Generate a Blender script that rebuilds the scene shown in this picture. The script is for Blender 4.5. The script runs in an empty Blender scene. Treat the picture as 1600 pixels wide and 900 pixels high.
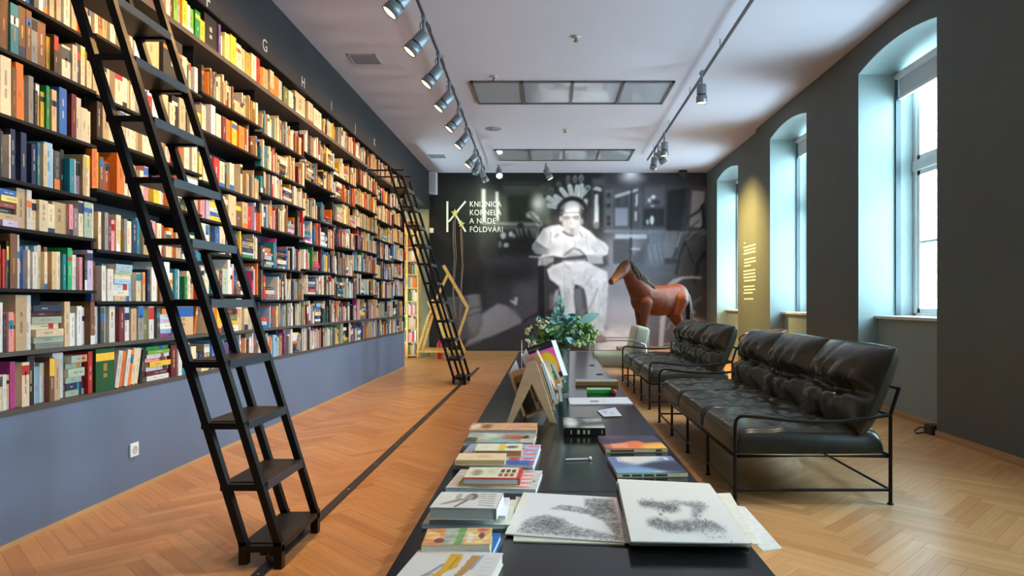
import bpy, bmesh, math, random
import numpy as np
from mathutils import Vector, Matrix, Quaternion
random.seed(11)
RNG = np.random.RandomState(5)
SC = bpy.context.scene
COL = SC.collection
F, CX, CY, H = 1067.0, 857.0, 472.0, 1.10          # focal length in pixels, principal point, eye height
ZC = 3.74                                          # ceiling
XL, XR, XR2 = -2.42, 3.17, 3.23                    # left wall, right wall, right wall beyond the jog
D = 13.945                                         # far wall
YB = -3.4                                          # wall behind the camera
TZ = 0.42                                          # table top height

def P(px, py, Y): return Vector(((px - CX) / F * Y, Y, H - (py - CY) / F * Y))
def ZP(px, py, z):
    Y = F * (H - z) / (py - CY)
    return Vector(((px - CX) / F * Y, Y, z))
def YX(px, X): return F * X / (px - CX)
def lin(c):
    c = c / 255.0
    return c / 12.92 if c <= 0.04045 else ((c + 0.055) / 1.055) ** 2.4
def rgb(r, g, b): return (lin(r), lin(g), lin(b))
V = Vector

# ---------------------------------------------------------------- materials
MATS = {}
def mat(name, col=(.5, .5, .5), rough=.5, metal=0.0, spec=.5, emit=None, estr=0.0, noise=0.0, nscale=20, bump=0.0, bscale=60, attr=False, coat=0.0, trans=0.0, ior=1.45):
    if name in MATS: return MATS[name]
    m = bpy.data.materials.new(name); m.use_nodes = True
    nt = m.node_tree; b = nt.nodes['Principled BSDF']
    b.inputs['Base Color'].default_value = (*col, 1)
    b.inputs['Roughness'].default_value = rough
    b.inputs['Metallic'].default_value = metal
    b.inputs['Specular IOR Level'].default_value = spec
    b.inputs['Coat Weight'].default_value = coat
    b.inputs['Transmission Weight'].default_value = trans
    b.inputs['IOR'].default_value = ior
    src = None
    if attr:
        a = nt.nodes.new('ShaderNodeAttribute'); a.attribute_name = 'Col'; src = a.outputs['Color']
    if noise > 0:
        tc = nt.nodes.new('ShaderNodeTexCoord'); n = nt.nodes.new('ShaderNodeTexNoise')
        n.inputs['Scale'].default_value = nscale; n.inputs['Detail'].default_value = 4
        nt.links.new(tc.outputs['Object'], n.inputs['Vector'])
        mp = nt.nodes.new('ShaderNodeMapRange')
        mp.inputs['From Min'].default_value = .25; mp.inputs['From Max'].default_value = .75
        mp.inputs['To Min'].default_value = 1 - noise; mp.inputs['To Max'].default_value = 1 + noise
        nt.links.new(n.outputs['Fac'], mp.inputs['Value'])
        vm = nt.nodes.new('ShaderNodeVectorMath'); vm.operation = 'SCALE'
        if src is not None: nt.links.new(src, vm.inputs[0])
        else: vm.inputs[0].default_value = col
        nt.links.new(mp.outputs['Result'], vm.inputs['Scale'])
        src = vm.outputs['Vector']
    if src is not None: nt.links.new(src, b.inputs['Base Color'])
    if bump > 0:
        tc = nt.nodes.new('ShaderNodeTexCoord'); n = nt.nodes.new('ShaderNodeTexNoise')
        n.inputs['Scale'].default_value = bscale; n.inputs['Detail'].default_value = 3
        nt.links.new(tc.outputs['Object'], n.inputs['Vector'])
        bp = nt.nodes.new('ShaderNodeBump'); bp.inputs['Strength'].default_value = bump; bp.inputs['Distance'].default_value = .02
        nt.links.new(n.outputs['Fac'], bp.inputs['Height']); nt.links.new(bp.outputs['Normal'], b.inputs['Normal'])
    if emit:
        b.inputs['Emission Color'].default_value = (*emit, 1); b.inputs['Emission Strength'].default_value = estr
    MATS[name] = m
    return m

def glass_mat(name, tint=(1, 1, 1), refl=.06):
    if name in MATS: return MATS[name]
    m = bpy.data.materials.new(name); m.use_nodes = True
    nt = m.node_tree; nt.nodes.clear()
    o = nt.nodes.new('ShaderNodeOutputMaterial'); mx = nt.nodes.new('ShaderNodeMixShader')
    t = nt.nodes.new('ShaderNodeBsdfTransparent'); t.inputs['Color'].default_value = (*tint, 1)
    g = nt.nodes.new('ShaderNodeBsdfGlossy'); g.inputs['Roughness'].default_value = .02
    fr = nt.nodes.new('ShaderNodeLayerWeight'); fr.inputs['Blend'].default_value = .2
    ml = nt.nodes.new('ShaderNodeMath'); ml.operation = 'MULTIPLY_ADD'; ml.inputs[1].default_value = .5; ml.inputs[2].default_value = refl
    nt.links.new(fr.outputs['Fresnel'], ml.inputs[0]); nt.links.new(ml.outputs[0], mx.inputs[0])
    nt.links.new(t.outputs[0], mx.inputs[1]); nt.links.new(g.outputs[0], mx.inputs[2]); nt.links.new(mx.outputs[0], o.inputs[0])
    MATS[name] = m
    return m

def wood_mat(name, col, dark, rough=.45, attr=False, scale=(2, 2, 30)):
    """stretched-noise grain; with attr the plank colour comes from the mesh"""
    if name in MATS: return MATS[name]
    m = bpy.data.materials.new(name); m.use_nodes = True
    nt = m.node_tree; b = nt.nodes['Principled BSDF']; b.inputs['Roughness'].default_value = rough; b.inputs['Specular IOR Level'].default_value = .32 if attr else .5
    if attr:
        uv = nt.nodes.new('ShaderNodeUVMap'); uv.uv_map = 'grain'; out = uv.outputs['UV']
    else:
        tc = nt.nodes.new('ShaderNodeTexCoord'); out = tc.outputs['Object']
    mp = nt.nodes.new('ShaderNodeMapping'); mp.inputs['Scale'].default_value = scale
    nt.links.new(out, mp.inputs['Vector'])
    n = nt.nodes.new('ShaderNodeTexNoise'); n.inputs['Scale'].default_value = 1.6; n.inputs['Detail'].default_value = 6; n.inputs['Distortion'].default_value = .6
    nt.links.new(mp.outputs[0], n.inputs['Vector'])
    mr = nt.nodes.new('ShaderNodeMapRange'); mr.inputs['From Min'].default_value = .3; mr.inputs['From Max'].default_value = .7
    mr.inputs['To Min'].default_value = dark; mr.inputs['To Max'].default_value = 1.12
    nt.links.new(n.outputs['Fac'], mr.inputs['Value'])
    vm = nt.nodes.new('ShaderNodeVectorMath'); vm.operation = 'SCALE'
    if attr:
        a = nt.nodes.new('ShaderNodeAttribute'); a.attribute_name = 'Col'; nt.links.new(a.outputs['Color'], vm.inputs[0])
    else: vm.inputs[0].default_value = col
    nt.links.new(mr.outputs[0], vm.inputs['Scale']); nt.links.new(vm.outputs[0], b.inputs['Base Color'])
    MATS[name] = m
    return m

# ---------------------------------------------------------------- mesh builder
def frame_of(d):
    d = d.normalized(); up = V((0, 0, 1)) if abs(d.z) < .95 else V((1, 0, 0))
    a = d.cross(up).normalized(); b = a.cross(d).normalized()
    return a, b

class MB:
    def __init__(s): s.v = []; s.f = []; s.c = []; s.m = []; s.s = []
    def add(s, vs, fs, col=None, m=0, smooth=False):
        o = len(s.v); s.v.extend([tuple(p) for p in vs])
        for i, f in enumerate(fs):
            s.f.append([o + k for k in f]); s.m.append(m); s.s.append(smooth)
            s.c.append(col[i] if isinstance(col, list) else col)
    def obox(s, c, ax, ay, az, col=None, m=0):
        c = V(c); vs = []
        for sz in (-1, 1):
            for sy, sx in ((-1, -1), (-1, 1), (1, 1), (1, -1)): vs.append(c + ax * sx + ay * sy + az * sz)
        fs = [(3, 2, 1, 0), (4, 5, 6, 7), (0, 1, 5, 4), (1, 2, 6, 5), (2, 3, 7, 6), (3, 0, 4, 7)]
        if ax.cross(ay).dot(az) < 0: fs = [f[::-1] for f in fs]
        s.add(vs, fs, col, m)
    def box(s, x0, x1, y0, y1, z0, z1, col=None, m=0):
        s.obox(((x0 + x1) / 2, (y0 + y1) / 2, (z0 + z1) / 2), V((abs(x1 - x0) / 2, 0, 0)), V((0, abs(y1 - y0) / 2, 0)), V((0, 0, abs(z1 - z0) / 2)), col, m)
    def bar(s, p, q, w, h, side=None, col=None, m=0):
        """rectangular bar from p to q, w wide along 'side', h across"""
        p, q = V(p), V(q); d = q - p
        if side is None: a, b = frame_of(d)
        else:
            a = V(side); dn = d.normalized(); a = (a - dn * a.dot(dn)).normalized(); b = a.cross(dn)
        s.obox((p + q) / 2, a * w / 2, b * h / 2, d / 2, col, m)
    def tube(s, pts, r, n=8, col=None, m=0, closed=False):
        pts = [V(p) for p in pts]; k = len(pts); rr = r if isinstance(r, (list, tuple)) else [r] * k
        vs = []; a = None
        for i, p in enumerate(pts):
            if closed: d = pts[(i + 1) % k] - pts[i - 1]
            else: d = (pts[min(i + 1, k - 1)] - pts[max(i - 1, 0)])
            if d.length < 1e-9: d = V((0, 0, 1))
            d.normalize()
            if a is None: a, _ = frame_of(d)
            a = (a - d * a.dot(d))
            if a.length < 1e-6: a, _ = frame_of(d)
            a.normalize(); b = d.cross(a)
            for j in range(n):
                t = 2 * math.pi * j / n
                vs.append(p + (a * math.cos(t) + b * math.sin(t)) * rr[i])
        fs = []
        for i in range(k if closed else k - 1):
            i2 = (i + 1) % k
            for j in range(n):
                j2 = (j + 1) % n
                fs.append((i * n + j, i * n + j2, i2 * n + j2, i2 * n + j))
        s.add(vs, fs, col, m, True)
        if not closed:
            s.add(vs[:n], [tuple(range(n))[::-1]], col, m); s.add(vs[-n:], [tuple(range(n))], col, m)
    def lathe(s, prof, n=20, o=(0, 0, 0), d=(0, 0, 1), col=None, m=0, smooth=True):
        o = V(o); d = V(d).normalized(); a, b = frame_of(d); vs = []
        for r, z in prof:
            for j in range(n):
                t = 2 * math.pi * j / n
                vs.append(o + d * z + (a * math.cos(t) + b * math.sin(t)) * max(r, 1e-5))
        fs = []
        for i in range(len(prof) - 1):
            for j in range(n):
                j2 = (j + 1) % n
                fs.append((i * n + j2, i * n + j, (i + 1) * n + j, (i + 1) * n + j2))
        s.add(vs, fs, col, m, smooth)
        if prof[0][0] > 1e-4: s.add(vs[:n], [tuple(range(n))], col, m)
        if prof[-1][0] > 1e-4: s.add(vs[-n:], [tuple(range(n))[::-1]], col, m)
    def prism(s, poly, ext, col=None, m=0):
        poly = [V(p) for p in poly]; ext = V(ext); n = len(poly)
        nrm = V((0, 0, 0))
        for i in range(n): nrm += poly[i].cross(poly[(i + 1) % n])
        if nrm.dot(ext) > 0: poly = poly[::-1]
        vs = poly + [p + ext for p in poly]
        fs = [tuple(range(n)), tuple(range(2 * n - 1, n - 1, -1))]
        for i in range(n):
            j = (i + 1) % n; fs.append((j, i, n + i, n + j))
        s.add(vs, fs, col, m)
    def ball(s, c, r, n=12, k=8, col=None, m=0, sc=(1, 1, 1)):
        vs = []; c = V(c)
        for i in range(k + 1):
            th = math.pi * i / k
            for j in range(n):
                ph = 2 * math.pi * j / n
                vs.append(c + V((math.sin(th) * math.cos(ph) * r * sc[0], math.sin(th) * math.sin(ph) * r * sc[1], math.cos(th) * r * sc[2])))
        fs = []
        for i in range(k):
            for j in range(n):
                j2 = (j + 1) % n; fs.append((i * n + j, (i + 1) * n + j, (i + 1) * n + j2, i * n + j2))
        s.add(vs, fs, col, m, True)
    def build(s, name, mats, parent=None, local=False, bevel=0.0, subsurf=0):
        off = V((0, 0, 0))
        if parent is not None and not local:
            q = parent
            while q is not None: off += q.location; q = q.parent
        me = bpy.data.meshes.new(name)
        me.from_pydata([(x - off.x, y - off.y, z - off.z) for x, y, z in s.v], [], s.f)
        if not isinstance(mats, (list, tuple)): mats = [mats]
        for mm in mats: me.materials.append(mm)
        me.polygons.foreach_set('material_index', s.m)
        me.polygons.foreach_set('use_smooth', s.s)
        if any(c is not None for c in s.c):
            at = me.color_attributes.new('Col', 'FLOAT_COLOR', 'CORNER')
            buf = []
            for f, c in zip(s.f, s.c):
                c = c or (.5, .5, .5); buf.extend([c[0], c[1], c[2], 1.0] * len(f))
            at.data.foreach_set('color', buf)
        me.update()
        o = bpy.data.objects.new(name, me); COL.objects.link(o)
        if parent is not None: o.parent = parent
        if bevel:
            b = o.modifiers.new('bevel', 'BEVEL'); b.width = bevel; b.segments = 2; b.limit_method = 'ANGLE'
        if subsurf:
            b = o.modifiers.new('sub', 'SUBSURF'); b.levels = subsurf; b.render_levels = subsurf
        return o

def thing(name, label, cat, loc=(0, 0, 0), rz=0.0, group=None):
    o = bpy.data.objects.new(name, None); COL.objects.link(o); o.empty_display_size = .05
    o.location = loc; o.rotation_euler = (0, 0, rz); o['label'] = label; o['category'] = cat
    if group: o['group'] = group
    return o
def tag(o, label, cat, group=None):
    o['label'] = label; o['category'] = cat
    if group: o['group'] = group
    return o
def struct(o): o['kind'] = 'structure'; return o
def copy_tree(o, parent=None):
    c = o.copy(); COL.objects.link(c)
    if parent is not None: c.parent = parent
    for ch in list(o.children): copy_tree(ch, c)
    return c

# ---------------------------------------------------------------- painted prints (posters, covers, engravings)
class Cv:
    def __init__(s, w, h, x0=0., y0=0., x1=1., y1=1., base=255):
        s.w, s.h = w, h; s.x0, s.y0, s.x1, s.y1 = x0, y0, x1, y1
        xs = x0 + (np.arange(w) + .5) / w * (x1 - x0); ys = y0 + (np.arange(h) + .5) / h * (y1 - y0)
        s.X, s.Y = np.meshgrid(xs, ys)
        s.a = np.zeros((h, w, 3)); s.a[:] = base
        s.px = (x1 - x0) / w
    def _blur(s, m, b):
        r = int(round(b / abs(s.px)))
        if r < 1: return m
        for _ in range(2):
            for ax in (0, 1):
                c = np.cumsum(np.pad(m, [(r + 1, r) if k == ax else (0, 0) for k in (0, 1)], mode='edge'), axis=ax)
                n = m.shape[ax]
                m = (np.take(c, range(2 * r + 1, 2 * r + 1 + n), axis=ax) - np.take(c, range(0, n), axis=ax)) / (2 * r + 1)
        return m
    def mix(s, m, col, blur=0, a=1.0):
        if blur: m = s._blur(m, blur)
        m = (m * a)[..., None]
        s.a = s.a * (1 - m) + np.array(col if not np.isscalar(col) else (col,) * 3, float) * m
    def poly(s, pts, col, blur=0, a=1.0):
        m = np.zeros_like(s.X, bool); n = len(pts)
        for i in range(n):
            x0, y0 = pts[i]; x1, y1 = pts[(i + 1) % n]
            if y0 == y1: continue
            c = (y0 <= s.Y) != (y1 <= s.Y)
            m ^= c & (s.X < (x1 - x0) * (s.Y - y0) / (y1 - y0) + x0)
        s.mix(m.astype(float), col, blur, a)
    def rect(s, x0, y0, x1, y1, col, blur=0, a=1.0):
        s.mix(((s.X >= x0) & (s.X <= x1) & (s.Y >= y0) & (s.Y <= y1)).astype(float), col, blur, a)
    def ell(s, cx, cy, rx, ry, col, blur=0, a=1.0):
        q = ((s.X - cx) / rx) ** 2 + ((s.Y - cy) / ry) ** 2
        s.mix(np.clip((1 - q) * 3, 0, 1), col, blur, a)
    def line(s, pts, w, col, blur=0, a=1.0):
        m = np.zeros_like(s.X)
        for (x0, y0), (x1, y1) in zip(pts[:-1], pts[1:]):
            dx, dy = x1 - x0, y1 - y0; L = dx * dx + dy * dy + 1e-12
            t = np.clip(((s.X - x0) * dx + (s.Y - y0) * dy) / L, 0, 1)
            d = np.hypot(s.X - x0 - t * dx, s.Y - y0 - t * dy)
            m = np.maximum(m, np.clip((w / 2 - d) / abs(s.px) + .5, 0, 1))
        s.mix(m, col, blur, a)
    def noise(s, k, amp, mask=None):
        g = RNG.rand(k + 2, k + 2)
        yi = np.linspace(0, k, s.h); xi = np.linspace(0, k, s.w)
        y0 = yi.astype(int); x0 = xi.astype(int); fy = (yi - y0)[:, None]; fx = (xi - x0)[None]
        n = (g[y0][:, x0] * (1 - fy) * (1 - fx) + g[y0 + 1][:, x0] * fy * (1 - fx) + g[y0][:, x0 + 1] * (1 - fy) * fx + g[y0 + 1][:, x0 + 1] * fy * fx)
        n = (n - .5) * 2 * amp
        if mask is not None: n = n * mask
        s.a = np.clip(s.a + n[..., None], 0, 255)
        return n

def print_mesh(name, cv, tl, tr, br, bl, m, parent=None, local=False, thick=0.0):
    """a flat print: grid of coloured vertices over the quad tl-tr-br-bl"""
    tl, tr, br, bl = V(tl), V(tr), V(br), V(bl)
    off = V((0, 0, 0))
    if parent is not None and not local:
        q = parent
        while q is not None: off += q.location; q = q.parent
    w, h = cv.w, cv.h
    u = np.linspace(0, 1, w)[None, :, None]; v = np.linspace(0, 1, h)[:, None, None]
    A = lambda p: np.array(p - off)[None, None]
    pts = (A(tl) * (1 - u) + A(tr) * u) * (1 - v) + (A(bl) * (1 - u) + A(br) * u) * v
    me = bpy.data.meshes.new(name)
    me.vertices.add(w * h); me.vertices.foreach_set('co', pts.reshape(-1))
    idx = np.arange(w * h).reshape(h, w)
    q = np.stack([idx[1:, :-1], idx[1:, 1:], idx[:-1, 1:], idx[:-1, :-1]], -1).reshape(-1)
    nf = (w - 1) * (h - 1)
    me.loops.add(nf * 4); me.polygons.add(nf)
    me.loops.foreach_set('vertex_index', q); me.polygons.foreach_set('loop_start', np.arange(nf) * 4)
    me.update(calc_edges=True); me.validate()
    c = np.clip(cv.a / 255., 0, 1)
    l = np.where(c <= .04045, c / 12.92, ((c + .055) / 1.055) ** 2.4)
    at = me.color_attributes.new('Col', 'FLOAT_COLOR', 'POINT')
    at.data.foreach_set('color', np.concatenate([l, np.ones((h, w, 1))], -1).reshape(-1).astype(np.float32))
    me.materials.append(m)
    o = bpy.data.objects.new(name, me); COL.objects.link(o)
    if parent is not None: o.parent = parent
    return o

def text_mesh(name, s, size, m, parent, loc, rot, extrude=.004, align='LEFT', space=1.0):
    cu = bpy.data.curves.new(name, 'FONT'); cu.body = s; cu.size = size; cu.extrude = extrude; cu.align_x = align; cu.space_character = space
    t = bpy.data.objects.new(name + '_curve', cu); COL.objects.link(t)
    bpy.context.view_layer.update()
    me = bpy.data.meshes.new_from_object(t.evaluated_get(bpy.context.evaluated_depsgraph_get()))
    bpy.data.objects.remove(t); bpy.data.curves.remove(cu)
    me.materials.clear(); me.materials.append(m); me.name = name
    o = bpy.data.objects.new(name, me); COL.objects.link(o); o.parent = parent; o.location = loc; o.rotation_euler = rot
    return o

def blob(name, prims, m, parent, voxel=.02, smooth=6, colfn=None):
    """one continuous surface grown round capsules (p,r,q,r2) and ellipsoids (c,(rx,ry,rz),axis frame)"""
    mb = MB()
    for pr in prims:
        if len(pr) == 4:
            p, r, q, r2 = pr; p, q = V(p), V(q); n = 5
            for i in range(n + 1):
                t = i / n; mb.ball(p.lerp(q, t), r + (r2 - r) * t, 12, 8)
            mb.tube([p, q], [r, r2], 14)
        else:
            c, rr = pr[0], pr[1]; mb.ball(c, 1.0, 16, 12, sc=rr)
    o = mb.build(name, m, None)
    r = o.modifiers.new('r', 'REMESH'); r.mode = 'VOXEL'; r.voxel_size = voxel
    s = o.modifiers.new('s', 'SMOOTH'); s.iterations = smooth; s.factor = .5
    bpy.context.view_layer.update()
    me = bpy.data.meshes.new_from_object(o.evaluated_get(bpy.context.evaluated_depsgraph_get()))
    bpy.data.objects.remove(o)
    me.materials.clear(); me.materials.append(m)
    me.polygons.foreach_set('use_smooth', [True] * len(me.polygons))
    if colfn:
        at = me.color_attributes.new('Col', 'FLOAT_COLOR', 'POINT')
        for i, vv in enumerate(me.vertices): at.data[i].color = (*colfn(vv.co, vv.normal), 1)
    o = bpy.data.objects.new(name, me); COL.objects.link(o); o.parent = parent
    return o

ORD = ['first', 'second', 'third', 'fourth', 'fifth', 'sixth', 'seventh', 'eighth', 'ninth', 'tenth', 'eleventh', 'twelfth', 'thirteenth', 'fourteenth', 'fifteenth', 'sixteenth', 'seventeenth', 'eighteenth', 'nineteenth', 'twentieth']
TENS = ['', '', 'twenty', 'thirty', 'forty', 'fifty', 'sixty', 'seventy']
TENTH = ['', '', 'twentieth', 'thirtieth', 'fortieth', 'fiftieth', 'sixtieth', 'seventieth']
def ordinal(n):
    if n <= 20: return ORD[n - 1]
    t, u = divmod(n, 10)
    return TENTH[t] if u == 0 else TENS[t] + '-' + ORD[u - 1]

# shared materials
M_black = mat('black_metal', (.006, .006, .007), .36, .0, .35)
M_tread = mat('black_tread', (.020, .016, .014), .42, 0, .4)
M_shelf = mat('black_shelf', (.006, .006, .007), .6, 0, .25)
M_ledge = mat('ledge_board', (.075, .06, .05), .5)
M_book = mat('book_cover', rough=.5, attr=True, noise=.10, nscale=45)
M_page = mat('paper_pages', (.72, .66, .53), .8, noise=.08, nscale=200)
M_print = mat('printed_paper', rough=.55, attr=True)
M_white = mat('white_plastic', (.8, .8, .8), .4)
M_chrome = mat('chrome', (.75, .77, .8), .15, 1.0)
SKY, EXPO = 32.0, 0.0
# ================================================================ room shell
M_wall_r = mat('grey_green_paint', (.108, .122, .110), .75, noise=.05, nscale=3)
M_wall_l = mat('anthracite_paint', (.021, .019, .021), .7, noise=.06, nscale=2)
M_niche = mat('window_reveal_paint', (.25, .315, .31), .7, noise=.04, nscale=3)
M_ceil = mat('ceiling_paint', (.58, .545, .60), .9, noise=.02, nscale=1.5)
M_base_w = wood_mat('oak_skirting', (.50, .31, .15), .75, .45, scale=(1, .4, 20))
M_frame_w = mat('window_paint', (.82, .84, .84), .4)
M_glass = glass_mat('window_glass')

# floor: herringbone planks, each plank its own tone
def make_floor():
    L, W = .49, .07
    mb = MB(); uvs = []
    x0, x1, y0, y1 = -3.3, 3.9, YB - .05, D + .05
    c45 = math.sqrt(.5)
    tones = [rgb(202, 150, 98), rgb(199, 146, 94), rgb(205, 154, 102), rgb(195, 142, 90), rgb(203, 151, 99), rgb(189, 135, 84), rgb(207, 157, 106)]
    rot = lambda u, v: ((u - v) * c45, (u + v) * c45)
    k = int(L / W + .5)
    R = random.Random(3)
    def clip(poly):
        for ax, lim, sg in ((0, x0, 1), (0, x1, -1), (1, y0, 1), (1, y1, -1)):
            out = []
            for i in range(len(poly)):
                a, b = poly[i], poly[(i + 1) % len(poly)]
                da, db = (a[ax] - lim) * sg, (b[ax] - lim) * sg
                if da >= 0: out.append(a)
                if (da >= 0) != (db >= 0):
                    t = da / (da - db); out.append(tuple(a[j] + (b[j] - a[j]) * t for j in range(4)))
            poly = out
            if len(poly) < 3: return []
        return poly
    g = .0005
    N = 250
    for n in range(-N, N):
        for mm in range(-19, 20):
            # horizontal plank in (u,v) space and its vertical partner
            for kind in (0, 1):
                if kind == 0: u0, v0, du, dv = n * W + mm * 2 * L * 0.5 * 2, n * W, L, W
                else: u0, v0, du, dv = n * W + L + mm * 2 * L, n * W + W - L + 0, W, L
                pts = [(u0 + g, v0 + g), (u0 + du - g, v0 + g), (u0 + du - g, v0 + dv - g), (u0 + g, v0 + dv - g)]
                w = [rot(*p) for p in pts]
                if max(p[0] for p in w) < x0 or min(p[0] for p in w) > x1 or max(p[1] for p in w) < y0 or min(p[1] for p in w) > y1: continue
                ru = R.random() * 50
                loc = [(ru, R.random() * 0 + ru * .37), (ru + L, ru * .37), (ru + L, ru * .37 + W), (ru, ru * .37 + W)]
                if kind == 1: loc = [loc[1], loc[2], loc[3], loc[0]]
                q = clip([(a[0], a[1], b[0], b[1]) for a, b in zip(w, loc)])
                if not q: continue
                c = R.choice(tones); f = R.uniform(.94, 1.06); c = tuple(min(1, z * f) for z in c)
                mb.add([(p[0], p[1], 0) for p in q], [tuple(range(len(q)))], c)
                uvs.extend([(p[2], p[3]) for p in q])
    o = mb.build('floor', wood_mat('oak_parquet', (.5, .3, .15), .90, .33, True, (1.2, 26, 1)))
    uv = o.data.uv_layers.new(name='grain')
    uv.data.foreach_set('uv', [t for p in uvs for t in p])
    # dark bed under the planks, seen only in the joints
    mb = MB(); mb.box(-3.3, 3.9, YB - .05, D + .05, -.06, -.003)
    b = mb.build('floor_bed', mat('floor_bed', (.10, .06, .03), .8), o)
    struct(o)
make_floor()

mb = MB(); mb.box(-3.9, 3.95, YB - .1, D + .1, ZC, ZC + .12)
struct(mb.build('ceiling', M_ceil))

# left wall: above the bookcase, and beyond it over the opening to the side room
YE = 11.48                     # end of the bookcase
mb = MB()
mb.box(XL - .38, XL, YB, YE, 3.185, ZC)                     # over the bookcase
mb.box(XL - .38, XL, YB, 2.6, 0, 3.185)                     # solid before the bookcase (behind the camera's view)
mb.prism([(XL - .25, YE, 3.06), (XL - .25, D, 3.0), (XL - .25, D, ZC), (XL - .25, YE, ZC)], (.25, 0, 0))
struct(mb.build('wall_left', M_wall_l))
# side room seen through the opening
mb = MB()
mb.box(-3.9, -3.8, YE - .6, D + .1, 0, ZC); mb.box(-3.9, XL - .38, YE - .7, YE - .6, 0, ZC); mb.box(-3.8, XL - .02, D, D + .1, 0, ZC)
struct(mb.build('wall_side_room', mat('pale_green_paint', (.34, .36, .24), .8)))
# far wall behind the mural
mb = MB(); mb.box(XL - .02, XR2 + .4, D, D + .12, 0, ZC)
struct(mb.build('wall_far', mat('far_wall_paint', (.05, .05, .055), .8)))
mb = MB(); mb.box(XL - .4, XR + .5, YB - .12, YB, 0, ZC)
struct(mb.build('wall_behind', mat('pale_wall_paint', (.35, .35, .36), .8)))
# skirting
mb = MB(); mb.box(XL, XR2, D - .02, D, 0, .105); struct(mb.build('baseboard_far', M_base_w))

# right wall with arched window niches
SILL, SPR = .93, 3.43
niches = [(XR, -.25, 1.15), (XR, 2.72, 4.13), (XR, 5.572, 6.988), (XR, 8.393, 9.776), (XR2, 11.64, 13.10)]
TH = .70
JOG = 10.44
def wall_right():
    mb = MB()
    segs = [(XR, YB, JOG), (XR2, JOG, D)]
    for X, ya, yb in segs:
        ns = [n for n in niches if n[0] == X]
        cur = ya
        for _, a, b in ns:
            mb.box(X, X + TH, cur, a, 0, ZC); cur = b
            # arch and spandrel
            top = [(X, a, ZC), (X, b, ZC)]
            arc = []
            for i in range(13):
                t = i / 12; arc.append((X, b + (a - b) * t, SPR + .085 * (1 - (2 * t - 1) ** 2)))
            mb.prism(top + arc, (TH, 0, 0))
        mb.box(X, X + TH, cur, yb, 0, ZC)
    return struct(mb.build('wall_right', M_wall_r))
wall_right()
# painted reveals: thin plaster lining of the niches and the parapet under each window
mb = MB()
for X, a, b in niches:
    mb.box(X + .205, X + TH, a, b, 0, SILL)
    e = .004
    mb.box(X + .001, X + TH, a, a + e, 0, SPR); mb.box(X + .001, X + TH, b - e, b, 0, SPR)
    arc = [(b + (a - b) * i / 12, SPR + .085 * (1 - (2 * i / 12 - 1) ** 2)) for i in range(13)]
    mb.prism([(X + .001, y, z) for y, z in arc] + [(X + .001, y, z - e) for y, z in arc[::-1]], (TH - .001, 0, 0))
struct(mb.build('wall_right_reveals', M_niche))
mb = MB()
for X, ya, yb in ((XR, YB, JOG), (XR2, JOG, D)):
    cur = ya
    for _, a, b in [n for n in niches if n[0] == X]:
        mb.box(X - .016, X, cur, a, 0, .055); mb.box(X + .19, X + .205, a, b, 0, .055); cur = b
    mb.box(X - .016, X, cur, yb, 0, .055)
struct(mb.build('baseboard_right', M_base_w))

def window(i, X, a, b):
    xo = X + .56
    root = bpy.data.objects.new('window_%d' % i, None); COL.objects.link(root); root.location = (xo, (a + b) / 2, SILL); struct(root)
    mb = MB(); f = .055
    zt = 3.46
    mb.box(xo, xo + .08, a, a + f, SILL, zt); mb.box(xo, xo + .08, b - f, b, SILL, zt)
    mb.box(xo, xo + .08, a, b, SILL, SILL + .06); mb.box(xo, xo + .08, a, b, zt - .02, zt + .08)
    zm = 2.48; mb.box(xo - .01, xo + .08, a, b, zm - .05, zm + .06)
    ym = (a + b) / 2; mb.box(xo - .01, xo + .08, ym - .05, ym + .05, SILL, zt)
    mb.build('window_frame', M_frame_w, root, bevel=.006)
    for ya, yb in ((a + f, ym - .05), (ym + .05, b - f)):
        for za, zb in ((SILL + .06, zm - .05), (zm + .06, zt)):
            s = MB(); w = .045
            s.box(xo + .015, xo + .06, ya, ya + w, za, zb); s.box(xo + .015, xo + .06, yb - w, yb, za, zb)
            s.box(xo + .015, xo + .06, ya, yb, za, za + w); s.box(xo + .015, xo + .06, ya, yb, zb - w, zb)
            if za < 1.5: s.box(xo + .02, xo + .05, ya, yb, 1.69, 1.715)
            s.build('sash', M_frame_w, root)
            g = MB(); g.box(xo + .035, xo + .041, ya + .02, yb - .02, za + .02, zb - .02); g.build('glass_pane', M_glass, root)
    s = MB(); s.box(X + .17, xo + .02, a + .003, b - .003, SILL + .002, SILL + .032)
    s.build('window_sill', mat('sill_white', (.72, .72, .70), .35), root, bevel=.005)
for i, n in enumerate(niches): window(i + 1, *n)

def blind(X, a, b, label, drop):
    x = X + .39; t = thing('roller_blind', label, 'blind', (x, (a + b) / 2, 3.4), group='window blinds')
    m = MB(); m.tube([(x, a + .01, 3.40), (x, b - .01, 3.40)], .035, 14); m.build('cassette', mat('blind_alu', (.75, .76, .78), .35), t)
    m = MB(); m.box(x + .012, x + .016, a + .03, b - .03, drop, 3.39); m.build('fabric', mat('blind_cloth', (.62, .66, .70), .85), t)
    m = MB(); m.box(x, x + .03, a + .03, b - .03, drop - .03, drop); m.build('bottom_bar', mat('blind_alu', ), t)
    for y in (a + .012, b - .012):
        m = MB(); m.box(x - .015, x + .035, y - .011, y + .011, SILL + .035, 3.38); m.build('guide_rail', mat('rail_grey', (.06, .09, .10), .4), t)
for n, l in zip(niches[1:], ['grey roller blind in the window niche nearest the camera, right side', 'grey rolled-up blind at the top of the large bright window', 'grey rolled-up blind in the middle window behind the bentwood chair', 'grey rolled-up blind in the narrow far window by the mural']):
    blind(n[0], n[1], n[2], l, 3.19)

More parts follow.
